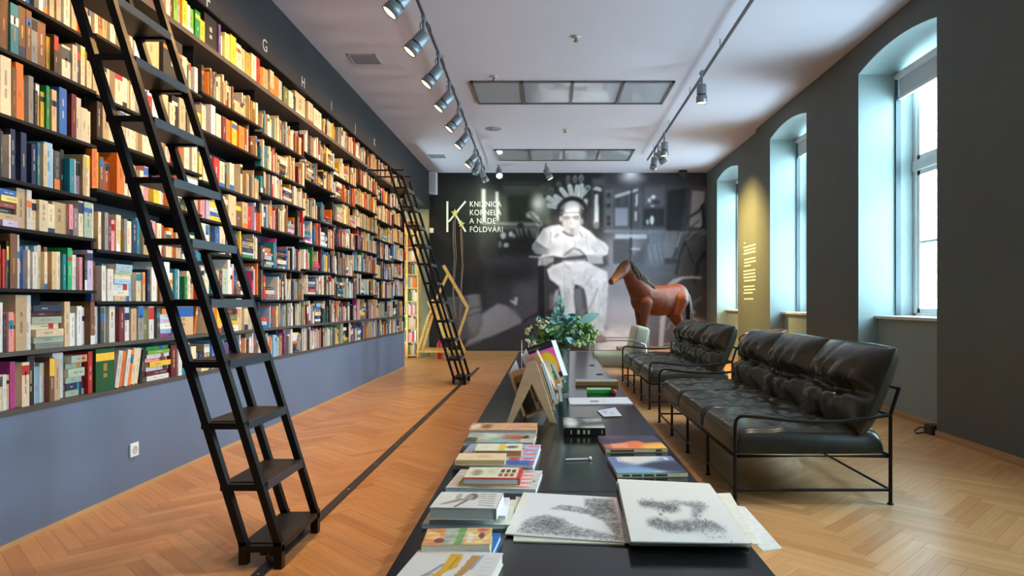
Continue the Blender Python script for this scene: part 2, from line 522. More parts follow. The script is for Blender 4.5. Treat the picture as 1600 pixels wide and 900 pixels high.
# ================================================================ ceiling fittings
def ceil_panel(px0, px1, ya, yb, label):
    Ya, Yb = F * (ZC - H) / (CY - ya), F * (ZC - H) / (CY - yb)
    x0, x1 = (px0 - CX) / F * Ya, (px1 - CX) / F * Ya
    z = ZC - .001; t = thing('ceiling_panel', label, 'ceiling panel', ((x0 + x1) / 2, (Ya + Yb) / 2, z), group='glazed ceiling panels')
    m = MB(); w = .032; zz = z - .02
    m.box(x0, x1, Ya, Ya + w, zz, z); m.box(x0, x1, Yb - w, Yb, zz, z)
    for k in range(5):
        xc = x0 + (x1 - x0) * k / 4; xa = min(max(xc - w / 2, x0), x1 - w); m.box(xa, xa + w, Ya, Yb, zz, z)
    m.build('frame', mat('panel_frame', (.18, .18, .19), .4, .5), t)
    for k in range(4):
        m = MB(); m.box(x0 + (x1 - x0) * k / 4 + .02, x0 + (x1 - x0) * (k + 1) / 4 - .02, Ya + .02, Yb - .02, z - .008, z - .002)
        m.build('glass_pane', mat('panel_glass', (.60, .60, .64), .06, .25, .9, coat=.8), t)
ceil_panel(735, 1055, 126, 161, 'large four-pane dark-framed glass panel in the ceiling, nearer the camera')
ceil_panel(772, 992, 233, 250, 'four-pane glass panel in the ceiling nearest the mural wall')

def vent(cx, cy, hw, label):
    Y = F * (ZC - H) / (CY - cy); x = (cx - CX) / F * Y
    t = thing('ceiling_vent', label, 'vent', (x, Y, ZC - .001))
    m = MB(); s = hw
    m.box(x - s, x + s, Y - s, Y - s + .015, ZC - .008, ZC - .001); m.box(x - s, x + s, Y + s - .015, Y + s, ZC - .008, ZC - .001)
    m.box(x - s, x - s + .015, Y - s, Y + s, ZC - .008, ZC - .001); m.box(x + s - .015, x + s, Y - s, Y + s, ZC - .008, ZC - .001)
    m.build('frame', mat('vent_frame', (.42, .42, .46), .5), t)
    m = MB(); m.box(x - s + .012, x + s - .012, Y - s + .012, Y + s - .012, ZC - .005, ZC - .001); m.build('cover_plate', mat('vent_plate', (.20, .20, .23), .6), t)
vent(570, 92, .155, 'square grey access plate in the ceiling beside the left wall, near camera')
vent(683, 244, .15, 'small square plate in the ceiling at the far left corner')
Y = F * (ZC - H) / (CY - 201); x = (771 - CX) / F * Y
m = MB(); m.lathe([(.0, -.012), (.10, -.012), (.122, -.004), (.122, 0)], 28, (x, Y, ZC - .001)); o = m.build('ceiling_speaker', mat('speaker_grille', (.25, .25, .28), .6), None)
tag(o, 'round grey speaker grille set flush in the ceiling', 'speaker')
for cx, cy, l in ((900, 57, 'small sprinkler head on the ceiling above the near glass panel'), (883, 202, 'small sprinkler head on the ceiling between the two glass panels'), (772, 119, 'tiny ceiling sensor beside the near glass panel, left corner')):
    Y = F * (ZC - H) / (CY - cy); x = (cx - CX) / F * Y
    t = thing('sprinkler_head', l, 'sprinkler', (x, Y, ZC))
    m = MB(); m.lathe([(.045, 0), (.045, -.006), (.02, -.014)], 16, (x, Y, ZC - .001)); m.build('rosette', mat('sprink_white', (.5, .48, .45), .4), t)
    m = MB(); m.lathe([(.012, -.01), (.012, -.04), (.026, -.045), (.026, -.05), (0, -.05)], 12, (x, Y, ZC)); m.build('nozzle', mat('brass_dull', (.35, .22, .12), .4, .6), t)

# ================================================================ tracks and spotlights
M_lamp = mat('lamp_grey', (.24, .27, .30), .35, .4)
M_ring = mat('lamp_ring', (.03, .03, .035), .4)
M_lens = mat('lamp_lens', (1, .9, .7), .3, emit=(1.0, .72, .38), estr=9)
M_lens_w = mat('lamp_lens_white', (1, 1, .95), .3, emit=(.95, 1.0, .85), estr=9)
TRZ = ZC - .10
def track(p, q, label):
    t = thing('light_track', label, 'light track', p)
    m = MB(); m.bar(p, q, .022, .026); m.build('rail', mat('track_grey', (.07, .07, .075), .4, .3), t)
    p, q = V(p), V(q); n = 7
    for k in range(n):
        c = p.lerp(q, (k + .5) / n); m = MB(); m.tube([c + V((0, 0, .012)), (c.x, c.y, ZC)], .005, 6); m.build('hanger', M_lamp, t)
zt = TRZ - H
def on_track(py): return F * zt / (CY - py)
TL = lambda y: -1.113 - (y - 6.42) / (13.09 - 6.42) * .114
TRt = lambda y: 1.676 + max(0, (y - 7.4)) / 4.8 * .09
track((TL(1.5), 1.5, TRZ), (TL(13.1), 13.1, TRZ), 'long grey lighting track hanging under the ceiling along the bookshelves')
track((TRt(1.5), 1.5, TRZ), (TRt(12.2), 12.2, TRZ), 'long grey lighting track hanging under the ceiling on the window side')

def lamp(base, aim, label, cat='spotlight', lens=None, scale=1.0, arm=.145, group=None, roll=1):
    base = V(base); aim = V(aim).normalized()
    t = thing('track_spotlight', label, cat, base, group=group)
    m = MB(); m.box(base.x - .018, base.x + .018, base.y - .05, base.y + .05, base.z - .035, base.z - .012); m.build('adapter', M_lamp, t, bevel=.004)
    piv = base + V((0, 0, -.03 - arm))
    m = MB(); m.tube([base + V((0, 0, -.03)), piv], .015 * scale, 10); m.ball(piv, .026 * scale, 10, 8); m.build('arm', M_lamp, t)
    s = scale; o = piv + aim * (-.02 * s)
    m = MB(); m.lathe([(.0, 0), (.05 * s, .0), (.056 * s, .008 * s), (.056 * s, .115 * s)], 22, o, aim); pb_ = m.build('body', M_lamp, t)
    m = MB(); m.lathe([(.050 * s, .114 * s), (.050 * s, .132 * s)], 22, o, aim); m.build('groove_ring', M_ring, pb_)
    m = MB(); m.lathe([(.052 * s, .130 * s), (.062 * s, .134 * s), (.064 * s, .215 * s), (.058 * s, .216 * s), (.054 * s, .175 * s)], 22, o, aim); ps_ = m.build('shade', M_lamp, t)
    m = MB(); m.lathe([(.0, .207 * s), (.056 * s, .206 * s), (.055 * s, .20 * s)], 22, o, aim); m.build('lens', lens or M_lens, ps_)
    pts = []; sd = V((.0, .06, 0)) if abs(aim.x) > .1 else V((.05, .02, 0)); sd = sd + V((.05 * roll, 0, 0))
    for k in range(13):
        a = k / 12 * math.pi * 1.5 - .6
        pts.append(base + V((0, 0, -.10)) + sd * (math.cos(a) + .3) * .8 + V((0, 0, math.sin(a) * .055)))
    m = MB(); m.tube([base + V((0, 0, -.03))] + pts + [piv + V((0, 0, .01))], .004, 6); m.build('cable', M_ring, t)
    return o + aim * (.225 * s)
def spot(p, aim, watts, ang, col, blend=.5, rad=.03):
    l = bpy.data.lights.new('spot_beam', 'SPOT'); l.energy = watts; l.spot_size = math.radians(ang); l.spot_blend = blend; l.color = col; l.shadow_soft_size = rad
    o = bpy.data.objects.new('spot_beam', l); COL.objects.link(o); o.location = p
    o.rotation_euler = V(aim).to_track_quat('-Z', 'Y').to_euler()
WARM = (1.0, .55, .185)
left_y = [on_track(y) for y in (25, 83, 126, 163, 194, 228)]
ly = [2.0, 2.95, 3.85, 4.6, 5.25] + left_y
names = ['first', 'second', 'third', 'fourth', 'fifth', 'sixth']
BW = 62
for k, y in enumerate(ly):
    aim = V((-.80, -.22, -1.02))
    vis = k - 4
    base = V((TL(y), y, TRZ))
    if k < 3:                        # heads over the camera, out of the frame
        lab = ['spotlight on the left track above the camera, aimed at the bookshelves', 'spotlight on the left track ahead of the camera, out of frame', 'spotlight on the left track just outside the picture top'][k]
    elif vis <= 0:
        lab = ['spotlight on the left track above the frame edge', 'glowing grey spotlight cut off by the top picture edge'][vis + 1]
    else:
        lab = 'grey spotlight with cable loop, %s down the left track from the picture top' % names[vis - 1]
    p = lamp(base, aim, lab, group='spotlights over the bookshelves', scale=1.05)
    spot(p, V((-.80, .0, -1.0)), BW, 128, WARM, .65)
# double head and wall washers near the mural
for px, py, aim, lab, lens in ((751, 240, (-.35, .5, -.7), 'grey spotlight on the left track tilted forward, above the pair near the mural', None), (757, 254, (.35, .30, -.75), 'lowest grey spotlight at the far end of the left track', M_lens_w)):
    Y = on_track(py); p = lamp((TL(Y), Y, TRZ), aim, lab, lens=lens, group='spotlights by the mural')
    if lens: spot(p, P(735, 338, D) - p, 85, 66, (.92, 1.0, .74), .8)
def ceil_spot(px, py, tgt, lab, lens):
    Y = F * (ZC - H) / (CY - py); x = (px - CX) / F * Y; b = V((x, Y, ZC + .012))
    a = V(tgt) - (b + V((0, 0, -.2))); return lamp(b, a, lab, lens=lens, group='spotlights by the mural', arm=.1), a
p, a = ceil_spot(779, 258, P(805, 420, D - 3.2), 'grey ceiling spotlight with white glow above the white letters of the mural', M_lens_w)
spot(p, a, 14, 70, (.92, 1.0, .80), .8)
p, a = ceil_spot(853, 256, P(930, 420, D - .9), 'grey ceiling spotlight above the feathered man, turned to the right', None)
spot(p, P(930, 430, D) - p, 120, 80, (1.0, .88, .80), .8)
for py, aim, lab, w in ((110, (.02, .02, -1), 'grey spotlight pointing straight down, nearest on the right track', 60), (206, (.02, .05, -1), 'grey spotlight pointing straight down, second on the right track', 60), (222, (.55, .25, -.8), 'grey spotlight tilted to the window wall, at the right track end', 0), (231, (-.1, .4, -.95), 'grey spotlight tilted away, last on the right track', 0)):
    Y = on_track(py); p = lamp((TRt(Y), Y, TRZ), aim, lab, group='spotlights on the right track', scale=.95, roll=-1)
    if w: spot(p, aim, w, 75, (1, .72, .42), .7)
    elif aim[0] > 0: spot(p, V((XR2, 11.0, 1.25)) - p, 1000, 100, (1, .70, .22), 1.0)
    else: spot(p, P(1005, 470, 11.9) - p, 150, 46, (1, .74, .45), .7)
for y_, l_ in ((4.75, 'spotlight pointing down on the right track just outside the frame'), (3.2, 'spotlight pointing down on the right track beside the camera, unseen'), (1.9, 'spotlight pointing down on the right track, first from the wall behind')):
    a_ = (-.08, .02, -1) if y_ > 4 else (-.50, .05, -1)
    p = lamp((TRt(y_), y_, TRZ), a_, l_, group='spotlights on the right track', scale=.95, roll=-1); spot(p, a_, 60 if y_ > 4 else 95, 92 if y_ > 4 else 62, (1, .74, .48), .8)
m = MB(); q = P(1067, 268, D - .25); q.z = ZC - .02
t = thing('dome_camera', 'black dome camera on the ceiling at the top of the mural', 'camera', (q.x, q.y, ZC))
m.lathe([(.0, -.10), (.05, -.085), (.075, -.05), (.08, 0)], 20, (q.x, q.y, ZC - .05)); m.build('dome', M_ring, t)
m = MB(); m.lathe([(.085, -.05), (.085, -.001)], 20, (q.x, q.y, ZC)); m.build('mount', M_black, t)

# small wall fittings on the left
q = P(676, 285, D - .15)
t = thing('wall_speaker', 'white box loudspeaker high in the far left corner', 'speaker', (XL + .09, D - .14, 3.28))
m = MB(); m.box(XL + .005, XL + .165, D - .22, D - .04, 3.28, ZC - .02); m.build('cabinet', mat('speaker_white', (.66, .66, .68), .5), t, bevel=.01)
m = MB(); m.box(XL + .02, XL + .15, D - .226, D - .22, 3.31, ZC - .05); m.build('grille', mat('speaker_front', (.5, .5, .52), .7), t)
t = thing('wall_socket', 'white double socket plate on the blue-grey panel under the shelves', 'socket', (XL + .002, YX(207.7, XL), .28))
Yc = YX(207.7, XL); zc = H - (702.5 - CY) / F * Yc
m = MB(); m.box(XL + .001, XL + .012, Yc - .04, Yc + .04, zc - .04, zc + .04); m.build('plate', M_white, t, bevel=.004)
m = MB(); m.lathe([(.0, .003), (.018, .003), (.022, .006), (.022, .0)], 18, (XL + .010, Yc, zc), (1, 0, 0)); m.build('socket_face', mat('socket_grey', (.5, .5, .52), .5), t)
q = P(675, 360, D - .02)
m = MB(); m.box(q.x - .05, q.x + .03, D - .03, D - .012, q.z - .05, q.z + .05); o = m.build('light_switch', M_white, None, bevel=.004); tag(o, 'small white switch on the wall left of the white letter sign', 'switch')
# black uplight with cable in the niche corner
q = V((XR + .06, 5.64, 0))
t = thing('floor_uplight', 'black floor lamp box with cable at the foot of the right wall', 'lamp', (q.x, q.y, 0))
m = MB(); m.box(q.x - .08, q.x + .06, q.y - .02, q.y + .10, .002, .085); m.build('housing', M_ring, t, bevel=.012)
m = MB(); m.tube([(q.x - .08, q.y + .04, .05), (q.x - .13, q.y + .05, .06), (q.x - .18, q.y + .05, .03), (q.x - .17, q.y + .04, .008), (q.x - .05, q.y + .12, .006)], .006, 6); m.build('cable', M_ring, t)
# letters on the wall over the shelves
for ch, px, py in (('F', 326, 2), ('G', 413, 70), ('H', 473, 128), ('I', 519, 166), ('J', 556, 200), ('K', 585, 222)):
    Y = YX(px, XL); z = H - (py - CY) / F * Y
    o = text_mesh('wall_letter', ch, .145, mat('letter_grey', (.50, .50, .50), .6), None, (XL + .002, Y - .045, z - .05), (math.pi / 2, 0, math.pi / 2), .001)
    tag(o, 'thin pale letter %s on the dark wall above the bookshelves' % ch, 'letter', 'letters over the bookshelves')
# ================================================================ bookcase
k_ = F / 830.0
BAY = [2.6] + [YX(p, XL) for p in (151, 233, 317, 409, 477, 524, 558, 590, 616)] + [11.46]
BAY = [2.6, YX(151, XL), YX(316, XL), YX(409, XL), YX(477, XL), YX(524, XL), YX(558, XL), YX(590, XL), YX(616, XL), 11.46]
EVEN = [1.165, 1.45, 1.675, 1.95, 2.275, 2.575]
ODD = [1.11, 1.40, 1.725, 1.99, 2.235, 2.54]
SPEC = {0: [1.162, 1.439, 1.655, 1.937, 2.227, 2.49], 1: [1.105, 1.385, 1.71, 1.99, 2.215, 2.54], 2: [1.16, 1.457, 1.69, 1.955, 2.31, 2.575],
        3: [1.12, 1.404, 1.74, 2.026, 2.247, 2.537], 4: [1.18, 1.43, 1.696, 1.962, 2.33, 2.60], 5: [1.15, 1.42, 1.75, 2.03, 2.29, 2.55],
        6: [1.20, 1.496, 1.777, 2.06, 2.34, 2.61], 7: [1.16, 1.44, 1.73, 2.0, 2.28, 2.56], 8: [1.20, 1.49, 1.777, 2.05, 2.33, 2.60]}
ROWS = {}                                             # bay -> list of shelf-top heights, 9 rows
for b in range(9): ROWS[b] = [.615, .875] + SPEC[b] + [2.925]
XF, XB = XL - .005, XL - .30
case = thing('bookcase', 'long black built-in bookcase full of books along the left wall', 'bookcase', (XL - .15, 7.0, 0))
M_panel = mat('slate_blue_panel', (.125, .168, .255), .6, noise=.07, nscale=2.2)
mb = MB(); mb.box(XL - .30, XL, 2.6, YE, 0, .588); mb.build('base_panel', M_panel, case)
mb = MB(); mb.box(XL - .012, XL + .010, 2.6, YE, .0, .022); o = mb.build('skirting_strip', M_base_w, case)
mb = MB(); mb.box(XB - .02, XB, 2.6, YE, .588, 3.185); mb.build('back_panel', mat('back_panel_paint', (.035, .045, .06), .7), case)
mb = MB(); mb.box(XB, XL, YE - .02, YE, .588, 3.185); mb.build('end_panel', M_shelf, case)
for z, y0, y1, t_, m_ in ((.615, 2.6, YE - .02, .027, M_ledge), (.875, 2.6, YE - .02, .020, M_ledge), (2.925, 2.6, YE - .02, .035, M_ledge)):
    mb = MB(); mb.box(XB, XL + .004, y0, y1, z - t_, z); mb.build('shelf_board', m_, case)
mb = MB(); mb.box(XB, XL + .01, 2.6, YE + .06, 3.17, 3.184); mb.build('top_board', M_shelf, case)
for b in range(9):
    ext = .05 if b % 2 == 0 else 0.0
    for z in SPEC[b]:
        mb = MB(); mb.box(XB, XL, BAY[b], min(BAY[b + 1], YE - .02), z - .016, z); mb.build('shelf_board', M_shelf, case)
for b in range(1, 9):
    mb = MB(); mb.box(XB, XL - .06, BAY[b] - .002, BAY[b] + .002, .875, 2.89); mb.build('divider', M_shelf, case)

C = dict(cr=rgb(224, 206, 172), wh=rgb(222, 220, 214), be=rgb(204, 176, 136), tn=rgb(200, 166, 118), br=rgb(122, 78, 46), db=rgb(66, 44, 32), bk=rgb(26, 25, 27), gr=rgb(140, 138, 134), dg=rgb(70, 70, 74),
         rd=rgb(188, 38, 34), or_=rgb(232, 120, 34), yl=rgb(236, 190, 52), py=rgb(236, 216, 120), gn=rgb(24, 130, 62), lg=rgb(120, 170, 60), dk=rgb(18, 76, 36), bl=rgb(38, 96, 168), lb=rgb(150, 188, 214), nv=rgb(26, 38, 76), te=rgb(30, 122, 140),
         mg=rgb(184, 58, 132), pk=rgb(232, 152, 156), pp=rgb(104, 70, 130), mr=rgb(112, 26, 38), sg=rgb(168, 184, 164), ol=rgb(112, 112, 62), li=rgb(198, 180, 214), mv=rgb(140, 112, 124), rb=rgb(158, 70, 44), gd=rgb(204, 150, 48), em=rgb(30, 168, 96))
CN = dict(cr='cream', wh='white', be='beige', tn='tan', br='brown', db='dark brown', bk='black', gr='grey', dg='dark grey', rd='red', or_='orange', yl='yellow', py='pale yellow', gn='green', lg='lime green', dk='dark green', bl='blue', lb='pale blue', nv='navy', te='teal', mg='magenta', pk='pink', pp='purple', mr='maroon', sg='grey-green', ol='olive', li='lilac', mv='mauve', rb='rust', gd='gold', em='emerald')
COOL = 'cr cr cr wh wh wh wh wh wh wh be be tn gr lb lb sg sg bl nv te rd mr pk mg li bk dg gn yl or_ br pp mv wh lb bk db dg nv gr tn'.split()
WARMP = 'cr cr cr cr cr be be be tn tn py wh wh br gd yl or_ rb gr rd db sg mr te bk br db tn dg tn bk'.split()
BR = random.Random(29)

# rows read off the photograph: width in px, colour, optional * tall / ^ extra tall / - short / leaning with /, P = flat pile, _ = gap
ROWTXT = {
 0: "5cr- 6wh- 7be- 8mg 7wh 12cr 11bk^ 4wh 9lb 7wh 8br 9be 17wh^ P29:sg,nv,sg,sg,sg,sg 7rd* 32dk^ 7wh/ 7or_/ 6wh/ 6or_/ 8cr/ 7cr/ 5bk/ _10 P36:wh,mr,wh,yl,pk,wh,lg,gn 9mr 6wh 7te 6yl 8cr P20:cr,rd,nv 9be 7bl 6wh 5te 7pp 6nv 8bl",
 1: "9wh* 4dg 8pk 5or_ 18be^ 10wh^ P48:gr,sg,cr,cr,sg,mr,nv 9be* 8wh 8wh 5rd 9wh 9br* 8wh 6dg 8sg 9wh 7wh 9mr 10wh 9be 9gr 7ol 8wh 7wh 5dg P26:mg,lb,wh,li,wh,gr 33tn^ 6or_/ _9 6cr 7pk 7yl P28:wh,yl,ol,mr 9be^ 6cr 7be",
 2: "3tn 4rd 3dg 4bk 12br^ 8wh^ 9bl 4wh 5lb 8wh 5lb 6cr 5cr 5br 8be 5db 6cr 5te 7em 8pk 8wh 5pk 4bk 9li 5bl 7br 7wh 4te 10wh P28:be,wh,wh,lb,cr,sg,lb 7lb 8cr 4be 7rb 4nv 8wh 4tn 8br 9wh^ 7cr 5te 5wh 5pp 5gn 6cr 9tn 6rd 5wh 7cr 6lb 4te 6be 5mr 9sg",
 3: "P30:li,be,bk,rb,py,bl 14be* 8wh* 9cr- 14cr- 12cr- 22tn- 6pk- 8mv- 8cr 13sg* 5cr 4bk 5cr 5bl 6gr 5mr 6pk 6cr 7yl 5gr 9cr 8nv 8te 14tn 8pk 7cr 7rb 9cr 7or_ 8be P24:wh,bl,lb,cr 8te 7cr 6wh 8yl 7bl 9cr",
 4: "4dg 10rb* 3wh 8nv* 6wh 9nv* 6dg 7bl* 8nv 4te 4te 7cr 13lb* 4wh 9dg 6bk 8te 5cr 9mv 6tn 9cr* 6dg 8or_* 6gd 7br 10rb 12or_* 7cr 9cr 9tn 6cr 7pk 7sg 9yl- 8cr- 8cr- 7or_- P24:ol,yl,wh,wh,rd 20tn^ 7pk 6li P30:yl,bl,cr,yl,cr,wh 12be* 8br 9be 7rd",
 5: "17cr^ 8br* 12or_^ 9wh 8gr* 5bk 6tn 6yl 5gn 4wh 8tn 5yl 12bl* 6yl 8mr* 12cr* 10cr 12cr 7db 10tn* 9cr 9cr 8be 8cr 8cr 10tn 9cr 8cr 8yl 8cr 9tn 8cr 8rd 8or_ 8cr 7gr 8cr 8py 8cr 8be 8rd 8cr 9db 7cr",
 6: "15br^ 13te* 11br* 9br^ 6bk 12gr* 13br* 6gd 7db 8gd 14cr 8cr 8dg 7cr 8be 26tn* 9cr 12cr 7cr 9be 8cr 7wh 8wh 7rd 8wh 10cr 9be 8cr 9bk* 10be* 7db 8cr 6yl 8cr 8pp 7wh 7te 8cr 6mr 8or_ 8yl 9or_",
 7: "9bl 8dg 9wh 8gr 8be 7tn 8lb 10cr 8be 8gd 8or_ 8cr 8cr 9br 8tn 8cr 8be 7cr 8rd 7cr 9wh 8dg 20tn* 8be 30bk^ 10cr",
 8: "9dg 8mr 7rd 6pk 7cr 5mr 7lg 6pk 8yl 5wh 8lg 8gn 8yl- 20bk^ 4pp* 7wh 8py 9yl* 8cr 7be 8gd 8cr 6rd 8or_ 8tn 6be 8or_ 7sg 8ol- 7cr- 8bk- 16be* 8be 8cr 8cr",
}
BOOKS = []                     # every book on the shelves
def parse(tok):
    tok = tok.strip()
    if tok.startswith('P'):
        w, cs = tok[1:].split(':'); return ('P', float(w), cs.split(','))
    if tok.startswith('_'): return ('_', float(tok[1:]), None)
    i = 0
    while tok[i].isdigit(): i += 1
    w = float(tok[:i]); rest = tok[i:]; fl = ''
    while rest and rest[-1] in '*^-/': fl = rest[-1]; rest = rest[:-1]
    return ('B', w, rest, fl)

def add_book(row, bay, y0, y1, z, h, dep, ck, lean=0.0, inset=None, flat=None, limit=None):
    ins = BR.choice([.006, .010, .014, .02, .028, .04]) * BR.uniform(.7, 1.2) if inset is None else inset
    if limit and h > limit: h = limit
    BOOKS.append(dict(row=row, bay=bay, y0=y0, y1=y1, z=z, h=h, d=min(dep, .27 - ins), c=ck, lean=lean, ins=ins, flat=flat, seed=BR.random()))

def clear(row, bay, y):
    zs = sorted(ROWS[bay]); z = ROWS[bay][row]
    nxt = 3.168 if row == 8 else ROWS[bay][row + 1] - (.037 if row == 7 else .018)
    return z, nxt - z

def bay_at(y):
    for b in range(9):
        if y < BAY[b + 1]: return b
    return 8

def hgt(fl, cl, warm):
    base = {'': BR.uniform(.166, .214), '*': BR.uniform(.222, .24), '^': .262, '-': BR.uniform(.14, .165), '/': BR.uniform(.20, .235)}[fl]
    return min(base, cl - .012)

def fill_random(row, y0, yend):
    y = y0
    pal = WARMP if row >= 5 else (COOL if row <= 3 else WARMP + COOL)
    while y < yend - .012:
        b = bay_at(y + .004); z, cl = clear(row, b, y); lim = min(BAY[b + 1] - .004, yend)
        r = BR.random()
        if r < .05 and row not in (8,) and lim - y > .24:            # flat pile
            w = BR.uniform(.17, .22); zz = z; n = BR.randint(3, 7)
            for i in range(n):
                t = BR.uniform(.018, .036)
                if zz + t > z + cl - .02: break
                dy = BR.uniform(0, .015)
                add_book(row, b, y + dy, y + w - BR.uniform(0, .02), zz, t, BR.uniform(.13, .19), BR.choice(COOL if row < 6 else pal), flat=i); zz += t + .0006
            y += w + .006; continue
        if r < .085: y += BR.uniform(.01, .06); continue
        if r < .10 and lim - y > .12:                                # one book leaning on its neighbour
            t = BR.uniform(.015, .03); h = hgt('', cl, 0); a = BR.uniform(.12, .25); span = h * math.sin(a) + t / math.cos(a)
            if y + span < lim:
                add_book(row, b, y, y + t, z, h * .96, BR.uniform(.13, .16), BR.choice(pal), lean=a); y += span + .004; continue
        t = BR.choice([.012, .015, .018, .02, .022, .025, .028, .032, .036, .042])
        if y + t > lim:
            y = lim + .006
            continue
        fl = BR.choice(['', '', '', '', '', '*', '-', '^' if row < 5 else ''])
        add_book(row, b, y, y + t - .0008, z, hgt(fl, cl, 0), BR.uniform(.12, .18), BR.choice(pal)); y += t

def run_row(row):
    x = -1.0; Yp = lambda p: YX(p, XL - .012)
    fill_random(row, 2.62, Yp(-14))
    for tok in ROWTXT[row].split():
        k = parse(tok)
        if row == 8: pass
        w = k[1]; y0, y1 = Yp(x + .3), Yp(x + w); x += w
        if k[0] == '_': continue
        b = bay_at((y0 + y1) / 2)
        if y0 < BAY[b] + .003: y0 = BAY[b] + .003
        if y1 > BAY[b + 1] - .003: y1 = BAY[b + 1] - .003
        z, cl = clear(row, b, y0)
        if k[0] == 'P':
            zz = z; hts = [BR.uniform(.8, 1.25) for _ in k[2]]; tot = min(cl - .03, .038 * len(hts) + .02); tot = min(tot, .21)
            for i, ck in enumerate(k[2]):
                t = tot * hts[i] / sum(hts); a = BR.uniform(0, .010)
                add_book(row, b, y0 + a, y1 - BR.uniform(.001, .016), zz, t - .0008, BR.uniform(.14, .2), ck, flat=i); zz += t
            continue
        _, _, ck, fl = k
        h = hgt(fl, cl, 0)
        if fl == '/':
            a = .20; t = (y1 - y0); add_book(row, b, y0, y0 + t * .93, z, h * .95, .15, ck, lean=a); continue
        add_book(row, b, y0, y1 - .0006, z, h, BR.uniform(.12, .17) if fl != '^' else .2, ck)
    fill_random(row, Yp(x) + .012, YE - .03)
for r in range(9):
    # top rows start further right: their left end is outside the frame
    if r == 8:
        txt = ROWTXT[8]; x = 228.0; fill_random(8, 2.62, YX(227, XL - .012))
        Yp = lambda p: YX(p, XL - .012)
        for tok in txt.split():
            k = parse(tok); y0, y1 = Yp(x + .3), Yp(x + k[1]); x += k[1]; b = bay_at(y0); z, cl = clear(8, b, y0)
            add_book(8, b, y0, y1 - .0006, z, hgt(k[3], cl, 0), .15, k[2])
        fill_random(8, Yp(x) + .01, YE - .03)
    elif r == 7:
        x = 46.0; fill_random(7, 2.62, YX(45, XL - .012)); Yp = lambda p: YX(p, XL - .012)
        for tok in ROWTXT[7].split():
            k = parse(tok); y0, y1 = Yp(x + .3), Yp(x + k[1]); x += k[1]; b = bay_at((y0 + y1) / 2)
            y0 = max(y0, BAY[b] + .003); y1 = min(y1, BAY[b + 1] - .003)
            z, cl = clear(7, b, y0); add_book(7, b, y0, y1 - .0006, z, hgt(k[3], cl, 0), .15, k[2])
        fill_random(7, Yp(x) + .01, YE - .03)
    else: run_row(r)

def book_geo(bk, cover, pages):
    """adds one book to the cover and page builders, in world coordinates"""
    R = random.Random(bk['seed']); col = C[bk['c']]
    f = R.uniform(.78, 1.06); col = tuple(min(.95, c * f) for c in col)
    x1 = XL - bk['ins']; x0 = x1 - bk['d']
    if bk['flat'] is None:
        y0, y1, z0 = bk['y0'], bk['y1'], bk['z'] + .0004; t = y1 - y0; h = bk['h']
        a = bk['lean']
        ey = V((0, math.cos(a), -math.sin(a))); ez = V((0, math.sin(a), math.cos(a))); ex = V((1, 0, 0))
        o = V((x0, y0, z0 + t * math.sin(a)))
        def q(u, v, w): return o + ex * (u * bk['d']) + ey * (v * t) + ez * (w * h)
    else:
        y0, y1, z0 = bk['y0'], bk['y1'], bk['z'] + .0004; t = bk['h']; h = y1 - y0
        o = V((x0, y0, z0))
        def q(u, v, w): return o + V((u * bk['d'], w * h, v * t))
    bt = min(.12, .0022 / t * 1.0) if t > .012 else .14; sp = .006 / bk['d']
    def hexa(mbx, u0, u1, v0, v1, w0, w1, c=None):
        vs = [q(u, v, w) for w in (w0, w1) for u, v in ((u0, v0), (u1, v0), (u1, v1), (u0, v1))]
        fs = [(3, 2, 1, 0), (4, 5, 6, 7), (0, 1, 5, 4), (1, 2, 6, 5), (2, 3, 7, 6), (3, 0, 4, 7)]
        if bk['flat'] is not None: fs = [ff[::-1] for ff in fs]
        mbx.add(vs, fs, c)
    # U-shaped cover: spine + two boards as one profile
    prof = [(0, 0), (1, 0), (1, 1), (0, 1), (0, 1 - bt), (1 - sp, 1 - bt), (1 - sp, bt), (0, bt)]
    vs = [q(u, v, w) for w in (0, 1) for u, v in prof]
    fs = [(0, 1, 6, 7), (1, 2, 5, 6), (2, 3, 4, 5)]
    fl = [tuple(reversed(ff)) for ff in fs] + [tuple(8 + i for i in ff) for ff in fs] + [(i, (i + 1) % 8, 8 + (i + 1) % 8, 8 + i) for i in range(8)]
    if bk['flat'] is not None: fl = [ff[::-1] for ff in fl]
    cover.add(vs, fl, col)
    hexa(pages, .02, 1 - sp, bt, 1 - bt, .015, .985)
    # spine lettering blocks and bands
    lum = sum(col) / 3; ink = C[R.choice(['bk', 'dg', 'nv', 'mr', 'rd', 'db'])] if lum > .18 else C[R.choice(['cr', 'wh', 'gd', 'py', 'cr'])]
    eps = .0006 / bk['d']
    def patch(v0, v1, w0, w1, c):
        ff = (0, 1, 2, 3) if bk['flat'] is None else (3, 2, 1, 0)
        cover.add([q(1 + eps, v0, w0), q(1 + eps, v1, w0), q(1 + eps, v1, w1), q(1 + eps, v0, w1)], [ff], c)
    r = R.random()
    if r < .30:
        a = R.uniform(.55, .75); patch(.0, 1, a, R.uniform(a + .08, .98), C[R.choice(['wh', 'cr', 'rd', 'nv', 'bl', 'yl', 'dg', 'te', 'or_', 'bk'])])
    elif r < .42: patch(0, 1, 0.0, R.uniform(.12, .3), C[R.choice(['wh', 'cr', 'nv', 'bk', 'bl', 'or_', 'rd'])])
    w = R.uniform(.25, .4)
    for _ in range(R.randint(1, 3)):
        l = R.uniform(.08, .3)
        if w + l > .92: break
        patch(.40, .60, w, w + l, tuple(i * .5 + c * .5 for i, c in zip(ink, col))); w += l + R.uniform(.03, .1)

